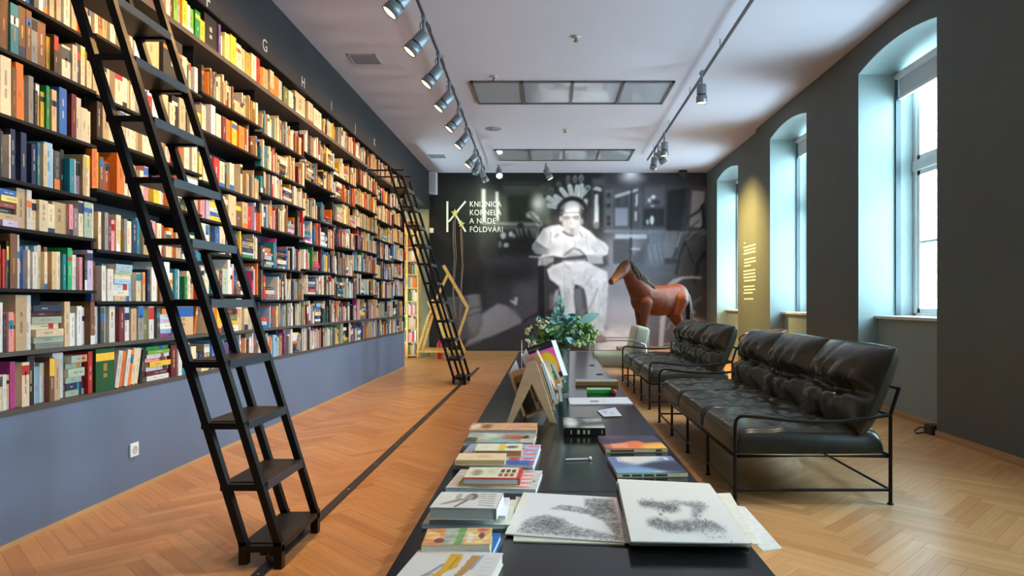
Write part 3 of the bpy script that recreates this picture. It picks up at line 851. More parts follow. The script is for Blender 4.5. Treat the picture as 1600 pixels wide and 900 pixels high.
def px_area(bk):
    y0, y1 = bk['y0'], bk['y1'] + (bk['h'] * math.sin(bk['lean']) if bk['lean'] else 0)
    def pr(y, z): return CX + XL * F / y, CY - (z - H) * F / y
    x0, _ = pr(y0, 0); x1, _ = pr(y1, 0); ym = (y0 + y1) / 2
    _, t = pr(ym, bk['z'] + bk['h']); _, b_ = pr(ym, bk['z'])
    x0, x1 = max(0, x0), max(0, x1); t, b_ = min(900, max(0, t)), min(900, max(0, b_))
    return max(0, x1 - x0) * max(0, b_ - t)
for bk in BOOKS: bk['px'] = px_area(bk)
order = sorted(range(len(BOOKS)), key=lambda i: -BOOKS[i]['px'])
N_IND = 290
single = set(order[:N_IND])
ROWN = ['bottom shelf', 'second shelf from bottom', 'third shelf from bottom', 'fourth shelf from bottom', 'fifth shelf from bottom', 'sixth shelf from bottom', 'seventh shelf from bottom', 'eighth shelf from bottom', 'topmost shelf']
# count books and piles from the picture's left edge, row by row
for r in range(9):
    row = [i for i in range(len(BOOKS)) if BOOKS[i]['row'] == r and BOOKS[i]['px'] > 0]
    row.sort(key=lambda i: (BOOKS[i]['bay'], BOOKS[i]['y0']))
    n = p = 0; pile_key = None; piles = {}
    for i in row:
        bk = BOOKS[i]
        if bk['flat'] is not None: continue
        n += 1; bk['n'] = n
    lastpile = None; seq = [i for i in range(len(BOOKS)) if BOOKS[i]['row'] == r and BOOKS[i]['px'] > 0 and BOOKS[i]['flat'] is not None]
    for i in seq:
        if BOOKS[i]['flat'] == 0 or p == 0: p += 1
        BOOKS[i]['pile'] = p
    for i in seq: BOOKS[i]['pn'] = BOOKS[i]['flat'] + 1
rest_c, rest_p = MB(), MB()
for i, bk in enumerate(BOOKS):
    if i in single:
        cn = CN[bk['c']]
        if bk['flat'] is not None:
            lab = '%s book lying %s up in the %s flat pile, %s' % (cn, ordinal(bk['pn']), ordinal(bk['pile']), ROWN[bk['row']])
            grp = 'books lying in flat piles on the shelves'
        else:
            th = bk['y1'] - bk['y0']; s = 'thin' if th < .016 else 'thick' if th > .04 else 'slim' if th < .022 else ''
            hh = 'tall' if bk['h'] > .222 else 'short' if bk['h'] < .168 else ''
            st = 'leaning' if bk['lean'] else 'upright'
            lab = ' '.join(('%s %s %s %s book, %s from left picture edge, %s' % (hh, s, cn, st, ordinal(bk['n']), ROWN[bk['row']])).split())
            grp = 'books standing on the shelves'
        t = thing('book', lab, 'book', (XL - bk['ins'], (bk['y0'] + bk['y1']) / 2, bk['z']), group=grp)
        c_, p_ = MB(), MB(); book_geo(bk, c_, p_)
        c_.build('cover', M_book, t); p_.build('page_block', M_page, t)
    else: book_geo(bk, rest_c, rest_p)
rest_p.c = [M_page and (.72, .66, .53)] * len(rest_p.f)
o_ = len(rest_c.v); rest_c.v += rest_p.v; rest_c.f += [[k + o_ for k in f] for f in rest_p.f]; rest_c.c += rest_p.c; rest_c.m += [0] * len(rest_p.f); rest_c.s += [False] * len(rest_p.f)
o = rest_c.build('shelf_books', M_book)
o['kind'] = 'stuff'; o['label'] = 'the many smaller books further along the shelves of the long bookcase'; o['category'] = 'books'
print('books', len(BOOKS))
# ================================================================ library ladders and their floor rail
m = MB(); RX = -1.165
t = thing('ladder_rail', 'dark metal ladder rail let into the parquet along the bookcase', 'rail', (RX, 5, 0))
m.box(RX - .024, RX + .024, 1.0, 8.86 * k_, .001, .010); m.build('rail', mat('rail_steel', (.05, .05, .055), .4, .5), t)
for y in np.arange(1.5, 11, .62):
    m = MB(); m.lathe([(0, .0125), (.006, .012), (.008, .010)], 10, (RX, y, 0)); m.build('screw', M_chrome, t)

def ladder(y0, y1, label):
    t = thing('library_ladder', label, 'ladder', (-1.19, (y0 + y1) / 2, 0), group='rolling library ladders')
    sl = -.309; N = 11; dz = .2533; zb = .105; XFb = -1.097; dp = .178; ztop = 2.90; s = .034
    xf = lambda z: XFb + sl * max(0, z - zb)
    for y, yo in ((y0, .5), (y1, -.5)):
        for dx, nm in ((0, 'stringer'), (-dp, 'stringer')):
            m = MB(); yy = y + yo * s
            zt = ztop - (.12 if dx == 0 else 0)
            m.bar((xf(zb) + dx + s / 2 * (1 if dx else -1), yy, zb - .01), (xf(zt) + dx + s / 2 * (1 if dx else -1), yy, zt), s, .030, side=(0, 1, 0))
            m.build('stringer', M_black, t)
            m = MB(); xc = xf(0) + dx + s / 2 * (1 if dx else -1)
            m.box(xc - .017, xc + .017, yy - .017, yy + .017, .018 if dx else .0, zb + .005); m.build('foot', M_black, t)
    for k in range(N):
        z = zb - .006 + dz * k
        m = MB(); x = xf(z); m.box(x - dp, x, y0 + s, y1 - s, z - .022, z); tr_ = m.build('tread', M_tread, t, bevel=.003)
        for ya_, yb_ in ((y0 + .002, y0 + s - .002), (y1 - s + .002, y1 - .002)):
            m = MB(); m.box(x - dp, x, ya_, yb_, z - .030, z - .004); m.build('tread_bracket', M_black, t)
        if k: 
            m = MB(); m.box(x - dp - .004, x - dp + .006, y0 + s, y1 - s, z, z + .0) if False else m.box(x - .006, x + .006, y0 + s, y1 - s, z - .036, z - .001); m.build('nosing', mat('nosing_steel', (.06, .075, .09), .3, .5), tr_)
    # top arms that rest on the shelf edge
    zt = ztop - .03
    for y in (y0 + .017, y1 - .017):
        m = MB(); m.bar((xf(zt - .1), y, zt - .02), (XL + .012, y, zt - .02), .02, .02, side=(0, 1, 0)); m.build('hook_arm', M_black, t)
    m = MB(); m.bar((XL + .02, y0 - .1, zt - .02), (XL + .02, y1 + .1, zt - .02), .02, .02); m.build('top_bar', M_black, t)
    # wheel fork on the rail
    m = MB(); m.box(RX - .03, RX - .013, y0 + .02, y1 - .02, .050, .085); wc_ = m.build('wheel_carrier', M_black, t)
    m = MB(); m.box(RX + .013, RX + .03, y0 + .02, y1 - .02, .050, .085); m.build('wheel_carrier', M_black, t)
    for y in (y0 + .06, y1 - .06):
        m = MB(); m.lathe([(.0, -.011), (.034, -.011), (.034, .011), (.0, .011)], 18, (RX, y, .046), (1, 0, 0)); m.build('wheel', mat('wheel_grey', (.12, .13, .15), .4, .4), wc_)
ladder(F * H / 418, F * H / 358 + .0, 'near black rolling library ladder leaning on the shelves at left')
ladder(F * H / 129.7, F * H / 122.7, 'far black rolling library ladder leaning on the end of the bookcase')

# ================================================================ black low tables
M_table = mat('table_black', (.010, .010, .012), .16, 0, .42)
TX0, TX1 = -.405, .565
ends = [.30, 2.45, 4.77, 7.10, 9.42]
tl = ['black low table nearest the camera, carrying the open print folio', 'black low table carrying the book piles, second from the camera', 'black low table under the flower vase, third from the camera', 'farthest black low table, ending before the mural']
for k in range(4):
    a, b = ends[k] + .002, ends[k + 1] - .002
    t = thing('low_table', tl[k], 'table', ((TX0 + TX1) / 2, (a + b) / 2, 0), group='black tables in a row')
    m = MB(); m.box(TX0, TX1, a, b, TZ - .028, TZ); m.build('table_top', M_table, t, bevel=.002)
    m = MB()
    for x in (TX0 + .05, TX1 - .05): m.box(x - .015, x + .015, a + .06, b - .06, TZ - .06, TZ - .0285)
    m.build('apron', M_table, t)
    for x in (TX0 + .06, TX1 - .06):
        for y in (a + .08, b - .08):
            m = MB(); m.box(x - .02, x + .02, y - .02, y + .02, 0, TZ - .06); m.build('leg', M_table, t)
    if k == 3:
        for px, py in ((925, 571), (937, 585)):
            q = ZP(px, py, TZ); m = MB(); m.lathe([(.0, .006), (.03, .005), (.034, 0)], 16, (q.x, q.y, TZ + .0003)); m.build('cable_grommet', M_black, t)

# ================================================================ leather sofas
M_leather = mat('dark_leather', (.030, .028, .019), .25, 0, .6, noise=.16, nscale=5, bump=.025, bscale=30)
def cushion(nu, nv, L, W, seed, kind):
    """soft cushion: u along L, v along W, height along w. kind 'seat' (flat base, full edge) or 'back' (two-sided, creased and tufted)"""
    R = random.Random(seed); ph = [R.uniform(0, 6.28) for _ in range(8)]; vs = []; fs = []
    if kind == 'seat': tufts = [(.0, .0, .030, .05), (.24, .0, .022, .05), (-.24, .0, .024, .05), (.12, .25, .018, .05), (.12, -.25, .018, .05), (-.12, .25, .022, .05), (-.12, -.25, .022, .05)]
    else: tufts = [(-.045, .20, .050, .045), (-.045, -.20, .050, .045), (-.045, 0, .035, .05)]
    def wr(uu, vv, e):
        h = 0
        for (tu, tv, dep, sg) in tufts:
            r2 = (uu - tu) ** 2 + (vv - tv) ** 2; r = math.sqrt(r2) + 1e-4; an = math.atan2(vv - tv, uu - tu)
            h -= dep * math.exp(-r2 / (2 * sg * sg))
            h += (.005 if kind == 'seat' else .007) * math.sin(an * 6 + ph[0] + tu * 9 + tv * 5) * math.exp(-((r - sg * 1.6) / (sg * 1.3)) ** 2)
        h += .003 * math.sin(uu * 17 + 9 * vv + ph[1]) * math.sin(vv * 13 - 7 * uu + ph[2]) + .001 * math.sin(uu * 37 + ph[3] + vv * 25) * math.sin(vv * 31 - uu * 12 + ph[4])
        return h * e
    def top(u, v):
        uu, vv = u * L / 2, v * W / 2; m = max(abs(u), abs(v))
        if kind == 'seat':
            e = max((1 - abs(u) ** 16) * (1 - abs(v) ** 16), 0) ** .45
            return .155 * e * (.86 + .14 * (1 - u * u) * (1 - v * v)) + wr(uu, vv, e)
        e = max((1 - abs(u) ** 5) * (1 - abs(v) ** 5), 0) ** .48
        h = .165 * e * (.50 + .50 * (1 - abs(u) ** 2.0) * (1 - abs(v) ** 2.0))
        h -= e * .058 * math.exp(-((uu + .045 + .012 * math.sin(vv * 9 + ph[5])) / .036) ** 2)
        if uu < -.04: h -= e * .030 * math.exp(-((vv + .02 * math.sin(ph[6])) / .030) ** 2) * min(1, (-.04 - uu) / .06)
        else: h -= e * .012 * math.exp(-((vv - .05 * math.sin(ph[7])) / .04) ** 2)
        h += e * .010 * math.sin(vv * 38 + ph[6] + 14 * uu) * math.exp(-((uu - .03) / .07) ** 2)
        return max(h + wr(uu, vv, e), .006 * e)
    for side in (1, -1):
        base = len(vs)
        for j in range(nv + 1):
            for i in range(nu + 1):
                u = -1 + 2 * i / nu; v = -1 + 2 * j / nv
                u = math.sin(u * math.pi / 2) * .6 + u * .4; v = math.sin(v * math.pi / 2) * .6 + v * .4
                if side == 1: h = top(u, v)
                elif kind == 'seat': h = 0.0
                else:
                    e = max((1 - abs(u) ** 5) * (1 - abs(v) ** 5), 0) ** .48; h = .10 * e
                ru = u * (1 - .025 * abs(v) ** 4); rv = v * (1 - .025 * abs(u) ** 4)
                vs.append(V((ru * L / 2, rv * W / 2, side * h)))
        for j in range(nv):
            for i in range(nu):
                a = base + j * (nu + 1) + i; f = (a, a + 1, a + nu + 2, a + nu + 1)
                fs.append(f if side == 1 else f[::-1])
    return vs, fs

def sofa(label, seed):
    """local frame: x from the table side (0) to the window side, y along the length from the near end"""
    Lg, Dp = 2.535, .845
    t = thing('metal_frame_sofa', label, 'sofa', (0, 0, 0), group='black leather sofas on wire frames')
    r = .0105; zs = .262
    m = MB()
    m.tube([(0, 0, zs), (0, Lg, zs), (Dp, Lg, zs), (Dp, 0, zs)], r, 8, closed=True)
    for k in range(1, 4): m.tube([(0, Lg * k / 4, zs), (Dp, Lg * k / 4, zs)], r * .8, 6)
    m.tube([(0, 0, .078), (Dp, 0, .078)], r * .8, 8); m.tube([(0, Lg, .078), (Dp, Lg, .078)], r * .8, 8)
    m.tube([(0, 0, .078), (0, Lg, .078)], r * .7, 8); m.tube([(Dp, 0, .078), (Dp, Lg, .078)], r * .7, 8)
    m.build('seat_frame', M_black, t, local=True)
    for x in (0, Dp):
        for k in range(5):
            if x and k not in (0, 2, 4): continue
            y = Lg * k / 4; m = MB(); m.tube([(x, y, 0.004), (x, y, zs)], r, 8); m.lathe([(.018, 0), (.018, .006), (.012, .01)], 10, (x, y, 0)); m.build('leg', M_black, t, local=True)
    m = MB()
    top = []
    for y in (0, Lg): m.tube([(Dp, y, zs), (Dp, y, .49), (Dp + .045, y, .63)], r, 8)
    m.tube([(Dp + .045, 0, .63), (Dp + .045, Lg, .63)], r, 8); m.tube([(Dp, 0, .485), (Dp, Lg, .485)], r, 8)
    for k in (1, 2, 3): m.tube([(Dp, Lg * k / 4, zs), (Dp, Lg * k / 4, .485), (Dp + .045, Lg * k / 4, .63)], r * .8, 8)
    m.build('back_frame', M_black, t, local=True)
    for y in (0, Lg):
        m = MB(); m.tube([(0, y, zs), (0, y, .42), (.004, y, .455), (.022, y, .477), (.05, y, .482), (.14, y, .475), (.28, y, .458), (.42, y, .448), (.58, y, .452), (.72, y, .468), (Dp, y, .486)], r, 8); m.build('armrest', M_black, t, local=True)
    w = Lg / 3
    for k in range(3):
        vs, fs = cushion(60, 60, Dp - .015, w - .006, seed + k, 'seat')
        yc = w * (k + .5); m = MB(); m.add([v + V((Dp / 2 - .008, yc, zs + .0115)) for v in vs], fs, None, 0, True); m.build('seat_cushion', M_leather, t, local=True)
    for k in range(3):
        vs, fs = cushion(80, 80, .53, w + .012, seed + 10 + k, 'back')
        yc = w * (k + .5); lean = .36 + (.03, -.03, .015)[k]
        ax = V((math.sin(lean), 0, math.cos(lean))); nz = V((-math.cos(lean), 0, math.sin(lean))); ay = V((0, 1, 0))
        c = V((Dp - .065, yc, zs + .35))
        m = MB(); m.add([c + ax * v.x + ay * v.y + nz * v.z for v in vs], fs if ax.cross(ay).dot(nz) > 0 else [f[::-1] for f in fs], None, 0, True); m.build('back_cushion', M_leather, t, local=True)
    return t
s1 = sofa('near black leather sofa with tufted back cushions on a thin wire frame', 3)
s1.location = (1.015, F * H / 316, 0)
s2 = copy_tree(s1); s2['label'] = 'farther black leather sofa on a wire frame, beside the green armchair'
s2.location = (1.035, F * H / 168, 0)

# ================================================================ pale green armchair
t = thing('lounge_armchair', 'pale green upholstered armchair with chrome arms before the horse', 'armchair', (.98, 10.0, 0))
M_green = mat('green_cloth', (.60, .62, .46), .8, bump=.1, bscale=60)
ya, yb = 9.62, 10.34
def padded(name, x0, x1, y0, y1, z0, z1, rot=0.0, piv=None):
    m = MB(); m.box(x0, x1, y0, y1, z0, z1)
    if rot:
        p = V(piv); R_ = Matrix.Rotation(rot, 3, 'Y'); m.v = [tuple(p + R_ @ (V(v) - p)) for v in m.v]
    o = m.build(name, M_green, t); b = o.modifiers.new('b', 'BEVEL'); b.width = .045; b.segments = 4
    for p_ in o.data.polygons: p_.use_smooth = True
    return o
padded('seat', .64, 1.40, ya + .03, yb - .03, .17, .37)
padded('backrest', 1.16, 1.36, ya + .03, yb - .03, .335, .76, .22, (1.26, 10, .36))
for y in (ya, yb):
    m = MB(); m.tube([(.63, y, .012), (.63, y, .52), (.64, y, .548), (.67, y, .560), (1.20, y, .560), (1.36, y, .50), (1.42, y, .012)], .011, 8); m.build('arm_frame', M_chrome, t)
m = MB(); m.tube([(.64, ya, .16), (.64, yb, .16)], .011, 8); m.tube([(1.36, ya, .16), (1.36, yb, .16)], .011, 8); m.build('cross_bar', M_chrome, t)
m = MB(); m.tube([(1.38, 9.78, .19), (1.44, 9.78, .5), (1.455, 9.78, .70)], .010, 8); m.build('back_strut', M_chrome, t)

# ================================================================ bentwood chair behind the sofa
M_bent = wood_mat('bent_wood', (.26, .065, .03), .7, .3, scale=(6, 6, 6))
bx, by = 2.80, 8.85
t = thing('bentwood_chair', 'red-brown bentwood armchair by the window behind the near sofa', 'chair', (bx, by, 0))
m = MB(); m.lathe([(.0, .40), (.19, .402), (.22, .41), (.225, .425), (.21, .44), (.0, .436)], 28, (bx, by, 0)); m.build('seat', M_bent, t)
for a in (.8, 2.34, 3.94, 5.48):
    x, y = bx + math.cos(a) * .18, by + math.sin(a) * .18
    m = MB(); m.tube([(x, y, .41), (bx + math.cos(a) * .24, by + math.sin(a) * .24, 0)], [.016, .012], 8); m.build('leg', M_bent, t)
m = MB(); pts = []
for k in range(25):
    a = -2.55 + 5.1 * k / 24
    pts.append((bx + math.cos(a) * .27, by + math.sin(a) * .29, .70 + .03 * math.cos(a)))
pts = [(bx - .13, by - .2, .43), (bx - .22, by - .26, .52), (bx - .26, by - .25, .62)] + pts + [(bx - .26, by + .25, .62), (bx - .22, by + .26, .52), (bx - .13, by + .2, .43)]
m.tube(pts, .014, 8); m.build('arm_hoop', M_bent, t)
m = MB(); m.tube([(bx + .16, by - .12, .43), (bx + .25, by - .1, .72)], .011, 8); m.tube([(bx + .16, by + .12, .43), (bx + .25, by + .1, .72)], .011, 8); m.build('back_post', M_bent, t)
# ================================================================ books and prints on the tables
def tbook(label, L_, R_, z, depth, t, cover, cv=None, pages=None, spine='left', spine_col=None, spine_txt=None, group=None, cat='book', soft=False):
    """lying book: near edge from pixel L_ to pixel R_ at height z; 'spine' names the bound side"""
    p, q = ZP(L_[0], L_[1], z), ZP(R_[0], R_[1], z); w = (q - p).length; ang = math.atan2(q.y - p.y, q.x - p.x)
    T = thing('book', label, cat, (p.x, p.y, z + .0004), ang, group=group)
    m = MB(); bt = .0018 if t > .012 else .001
    m.box(0, w, 0, depth, 0, bt, cover); m.box(0, w, 0, depth, t - bt, t, cover)
    if spine == 'left': m.box(0, .003, 0, depth, 0, t, cover)
    if spine == 'right': m.box(w - .003, w, 0, depth, 0, t, cover)
    if spine == 'near': m.box(0, w, 0, .003, 0, t, spine_col or cover)
    if spine == 'far': m.box(0, w, depth - .003, depth, 0, t, cover)
    pc_ = m.build('cover', M_book, T, local=True)
    m = MB(); e = .0025
    m.box(e, w - e, e, depth - e, bt, t - bt); m.build('page_block', pages or M_page, T, local=True)
    if cv is not None:
        print_mesh('cover_print', cv, (.001, depth - .001, t + .0005), (w - .001, depth - .001, t + .0005), (w - .001, .001, t + .0005), (.001, .001, t + .0005), M_print, pc_, local=True)
    if spine_txt:
        x = w * .08
        for l, g in spine_txt:
            m = MB(); m.box(x, x + l * w, -.0008, .0, t * .25, t * .75, rgb(70, 80, 70)); x += (l + g) * w; m.build('spine_lettering', M_book, pc_, local=True)
    return T
G1 = 'books in piles on the table edge by the ladder'
M_pw = mat('pages_white', (.70, .71, .69), .8, noise=.06, nscale=150)
M_pb = mat('pages_pale_blue', (.50, .62, .70), .8)
# S1 front: white cover with gold drawings
c = Cv(70, 60, base=(226, 218, 210))
c.line([(.12, .85), (.25, .82), (.36, .66)], .035, (206, 160, 60)); c.line([(.25, .78), (.34, .60), (.40, .42), (.5, .3)], .04, (140, 150, 175))
c.poly([(.42, .1), (.56, .1), (.58, .45), (.48, .62), (.42, 1.0), (.30, 1.0), (.42, .5)], (222, 170, 50)); c.line([(.52, .2), (.5, .5)], .02, (180, 130, 40))
c.poly([(.66, .12), (.76, .12), (.74, .45), (.62, .98), (.54, 1.0), (.63, .5)], (190, 140, 80)); c.line([(.78, .12), (.74, .5)], .03, (150, 160, 190))
for k in range(6): c.line([(.84, .2 + k * .11), (.95, .2 + k * .11)], .012, (190, 186, 180))
tbook('white paperback with gold and grey figures, at the bottom edge of the picture', (606, 936), (757, 944), TZ, .232, .03, rgb(226, 218, 210), c, spine='left', group=G1)
tbook('blue-backed book lying under the white paperback with gold figures', (628, 938), (770, 946), TZ, .0 + .14, .001, rgb(40, 120, 170), group=G1) if False else None
tbook('blue hardback with pale blue page edges under a colourful paperback', (650, 877), (767, 881), TZ, .175, .02, rgb(35, 105, 175), pages=M_pb, spine='left', group=G1)
c = Cv(70, 40, base=(224, 180, 140))
c.rect(0, 0, .3, 1, (228, 150, 96)); c.ell(.12, .45, .12, .3, (240, 190, 120)); c.rect(.3, 0, .58, 1, (176, 180, 160)); c.poly([(.5, 0), (.62, 0), (.56, 1), (.46, 1)], (120, 160, 90)); c.rect(.62, 0, 1, 1, (238, 196, 128))
c.ell(.85, .5, .05, .2, (120, 70, 70)); c.ell(.86, .15, .1, .1, (226, 90, 80)); c.ell(.24, .75, .08, .15, (120, 70, 60)); c.ell(.68, .6, .05, .3, (235, 230, 220)); c.noise(12, 26)
tbook('colourful orange and grey paperback lying on the blue hardback', (658, 868), (767, 866), TZ + .021, .13, .026, rgb(226, 196, 150), c, group=G1)
# S2
c = Cv(60, 50, base=(226, 218, 200)); c.noise(10, 12)
tbook('pale thin catalogue at the bottom of the pile under the thick white book', (659, 826), (797, 827), TZ, .26, .013, rgb(206, 214, 206), c, pages=M_pw, group=G1)
tbook('thin cream booklet with a brown corner in the pile under the thick book', (671, 819), (772, 818), TZ + .0135, .17, .010, rgb(214, 206, 180), None, group=G1)
tbook('white book under the thick one, sticking out on its right side', (690, 812), (791, 812), TZ + .024, .19, .012, rgb(224, 226, 232), None, pages=M_pw, group=G1)
c = Cv(90, 64, base=(226, 222, 214))
c.ell(.54, .30, .10, .24, (110, 98, 92), .01); c.ell(.5, .36, .07, .2, (170, 158, 150)); c.poly([(.1, .82), (.36, .42), (.50, .46), (.2, .8)], (150, 138, 130), .01); c.poly([(.34, .95), (.46, .5), (.52, .55), (.38, .98)], (130, 118, 112)); c.ell(.33, .28, .05, .2, (180, 170, 162))
for k in range(6):
    c.line([(.66 + k * .012, .12 + k * .14), (.74 + k * .012, .12 + k * .14)], .05, (150, 142, 130)); c.line([(.80 + k * .008, .14 + k * .14), (.88 + k * .008, .14 + k * .14)], .05, (150, 142, 130))
c.noise(16, 8)
tbook('thick white paperback with a grey drawing and black title on top of the pile', (671, 812), (776, 814), TZ + .0365, .165, .036, rgb(226, 222, 214), c, pages=mat('pages_cream_grey', (.60, .56, .44), .8), spine='right', group=G1)
# S3
c = Cv(80, 50, base=(206, 206, 202)); c.rect(.0, 0, .18, 1, (214, 206, 196)); c.noise(14, 20)
for k in range(5): c.line([(.80, .1 + k * .2), (.86, .1 + k * .2)], .09, (228, 120, 124)); c.line([(.87, .12 + k * .2), (.9, .12 + k * .2)], .05, (232, 150, 150))
c.ell(.94, .6, .02, .05, (110, 110, 100)); c.ell(.4, .93, .16, .05, (120, 116, 110))
tbook('large grey catalogue with pink lettering under the red-bordered book', (696, 769), (838, 772), TZ, .27, .016, rgb(206, 210, 206), c, pages=M_pw, group=G1)
tbook('thin olive booklet under the red-bordered white book', (716, 760), (806, 762), TZ + .0165, .17, .007, rgb(200, 202, 130), None, group=G1)
c = Cv(70, 44, base=(226, 220, 190)); c.rect(0, .9, 1, 1, (206, 66, 56)); c.rect(.93, 0, 1, 1, (206, 66, 56)); c.ell(.2, .5, .1, .3, (150, 140, 120), .03); c.ell(.45, .4, .12, .3, (200, 206, 170), .05)
for k in range(3): c.rect(.62 + k * .1, .18, .68 + k * .1, .48, (90, 64, 56)); c.rect(.60 + k * .1, .55, .67 + k * .1, .82, (160, 80, 66))
c.noise(14, 10)
tbook('white book with a red border and dark title on the grey catalogue', (723, 757), (812, 758), TZ + .024, .165, .022, rgb(206, 66, 56), c, pages=M_pw, spine='right', group=G1)
# S4
tbook('pale blue-grey thick catalogue at the bottom of the third book pile', (707, 734), (834, 736), TZ, .40, .022, rgb(176, 190, 200), None, pages=M_pw, group=G1)
c = Cv(80, 50, base=(160, 170, 190)); c.rect(.66, .2, 1, 1, (200, 90, 100)); c.rect(.8, .0, 1, .8, (170, 180, 214)); c.rect(.6, .8, .95, 1, (60, 96, 170)); 
for k in range(4): c.line([(.86, .1 + k * .2), (.95, .1 + k * .2)], .08, (222, 120, 130))
c.noise(18, 20)
tbook('magazine with red, pink and blue lettering in the third pile', (708, 729), (833, 731), TZ + .0225, .38, .010, rgb(190, 196, 214), c, pages=M_pw, group=G1)
c = Cv(60, 40, base=(232, 224, 200)); c.rect(.5, 0, .64, 1, (236, 196, 90)); c.ell(.78, .5, .13, .22, (110, 110, 96), .02); c.ell(.86, .4, .04, .12, (150, 130, 110)); c.noise(12, 8)
tbook('cream paperback with a yellow band and a small picture, behind the plain beige one', (741, 714), (815, 714), TZ + .033, .14, .026, rgb(232, 224, 200), c, pages=mat('pages_brown', (.45, .28, .11), .8), group=G1)
c = Cv(50, 36, base=(232, 206, 164)); c.ell(.55, .45, .15, .25, (214, 186, 144)); c.noise(9, 6)
tbook('plain beige paperback with yellowed pages on the third pile', (711, 727), (789, 727), TZ + .033, .125, .020, rgb(232, 206, 164), c, pages=mat('pages_yellowed', (.55, .42, .20), .8), group=G1)
c = Cv(80, 34, base=(170, 170, 150)); c.rect(0, .5, .17, 1, (70, 74, 62)); c.rect(.18, .0, .45, .6, (206, 210, 196), .06); c.ell(.68, .45, .17, .3, (176, 96, 76), .03); c.ell(.86, .45, .05, .2, (80, 56, 50)); c.rect(.4, .75, .75, 1, (110, 190, 190), .06); c.rect(.8, .6, 1, 1, (206, 196, 180)); c.noise(16, 26)
tbook('green and brown photo-covered magazine at the back of the book row', (723, 697), (834, 698), TZ, .23, .018, rgb(190, 186, 170), c, pages=M_pw, group=G1)
c = Cv(80, 26, base=(220, 170, 126)); c.ell(.1, .5, .08, .35, (226, 206, 180)); c.ell(.25, .5, .08, .3, (140, 76, 56), .02); c.line([(.75, .6), (1, .55)], .08, (190, 80, 56)); c.noise(18, 24)
for k in range(4): c.rect(.6 + k * .05, .2, .63 + k * .05, .75, (226, 150, 150))
tbook('orange-brown magazine farthest back in the book row beside the wooden stand', (731, 679), (839, 679), TZ, .21, .022, rgb(222, 170, 120), c, pages=M_pw, group=G1)

# right-hand edge of the tables
G2 = 'books along the sofa side of the tables'
c = Cv(90, 50, base=(104, 118, 160)); c.poly([(.15, 0), (.85, 0), (.7, .35), (.4, .55), (.2, .35)], (206, 204, 200), .05); c.poly([(.35, .6), (.62, .38), (1, .3), (1, 1), (.7, .9)], (44, 46, 66), .03); c.poly([(0, .75), (.3, .6), (.6, .8), (.66, 1), (0, 1)], (120, 160, 190), .05); c.line([(.55, .95), (.7, .9)], .05, (214, 206, 190), .02)
for k in range(5): c.rect(.13 + k * .045, .08, .155 + k * .045, .34, (230, 214, 196))
for k in range(3): c.rect(.84 + k * .03, .06, .855 + k * .03, .25, (220, 220, 226))
tbook('blue seascape-covered book nearest the open folio on the table edge', (964, 747), (1075, 745.5), TZ, .285, .017, rgb(96, 62, 60), c, pages=M_page, spine='near', spine_col=rgb(222, 216, 180), spine_txt=[(.1, .03), (.14, .03), (.14, .03), (.16, .0)], group=G2)
c = Cv(90, 50, base=(58, 54, 78)); c.poly([(0, .1), (.3, 0), (.5, .12), (.2, .25)], (120, 74, 90), .04); c.poly([(0, .7), (.25, .6), (.55, .42), (.64, .42), (.7, .6), (1, .55), (1, 1), (0, 1)], (226, 116, 64), .02); c.poly([(.66, .7), (1, .6), (1, 1), (.6, 1)], (238, 180, 70), .04); c.rect(0, .75, .12, 1, (150, 90, 110), .05)
for k in range(6): c.rect(.14 + k * .045, .62, .165 + k * .045, .9, (240, 170, 130))
tbook('orange and purple sunset-covered book behind the blue seascape book', (946, 708), (1043, 707), TZ, .30, .018, rgb(130, 84, 60), c, pages=M_page, spine='near', spine_col=rgb(226, 218, 172), spine_txt=[(.38, .35), (.1, 0)], group=G2)
for o_ in list(COL.objects)[-20:]: pass
c = Cv(70, 40, base=(60, 62, 60)); c.ell(.2, .5, .2, .5, (206, 206, 196), .06); c.poly([(.4, .2), (1, .1), (1, .45), (.6, .5)], (176, 180, 176), .05); c.poly([(.5, .8), (1, .7), (1, 1), (.4, 1)], (190, 190, 184), .05); c.noise(14, 20)
T = tbook('thick black-spined book with a misty grey cover beside the wooden stand', (881, 682), (946, 682), TZ, .33, .042, rgb(18, 18, 20), c, spine='near', group=G2)
m = MB()
for x, w_ in ((.16, .03), (.32, .06), (.46, .05), (.57, .05), (.9, .02)): m.box(x * .212, (x + w_) * .212, -.0009, 0, .012, .032, rgb(190, 190, 150))
m.build('spine_lettering', M_book, T, local=True)
def card(name, label, cat, tl, tr, br, bl, z, t, cv, sidecol=rgb(210, 208, 205)):
    q = [ZP(*p, z) for p in (tl, tr, br, bl)]; c0 = sum(q, V((0, 0, 0))) / 4
    T = thing(name, label, cat, (c0.x, c0.y, z))
    m = MB(); m.prism([p + V((0, 0, .0004)) for p in q], (0, 0, t - .0004), sidecol); m.build('sheet', M_book, T)
    up = V((0, 0, t + .0005)); print_mesh('print', cv, q[0] + up, q[1] + up, q[2] + up, q[3] + up, M_print, T)
    return T
c = Cv(30, 30, base=(206, 208, 218)); c.ell(.3, .4, .1, .25, (150, 160, 190), .05); c.ell(.6, .6, .1, .06, (130, 134, 150), .02)
card('info_card', 'small pale card lying in front of the long white booklet', 'card', (933, 643), (961, 638), (972, 651.5), (943, 652.5), TZ, .006, c, rgb(120, 90, 70))
c = Cv(80, 20, base=(228, 226, 230)); c.rect(.34, .5, .48, .72, (110, 112, 120)); c.rect(.56, .5, .58, .65, (150, 150, 156))
card('booklet', 'long white booklet lying across the table beyond the small card', 'booklet', (888, 623), (980, 622), (989, 632), (891, 633), TZ, .006, c)
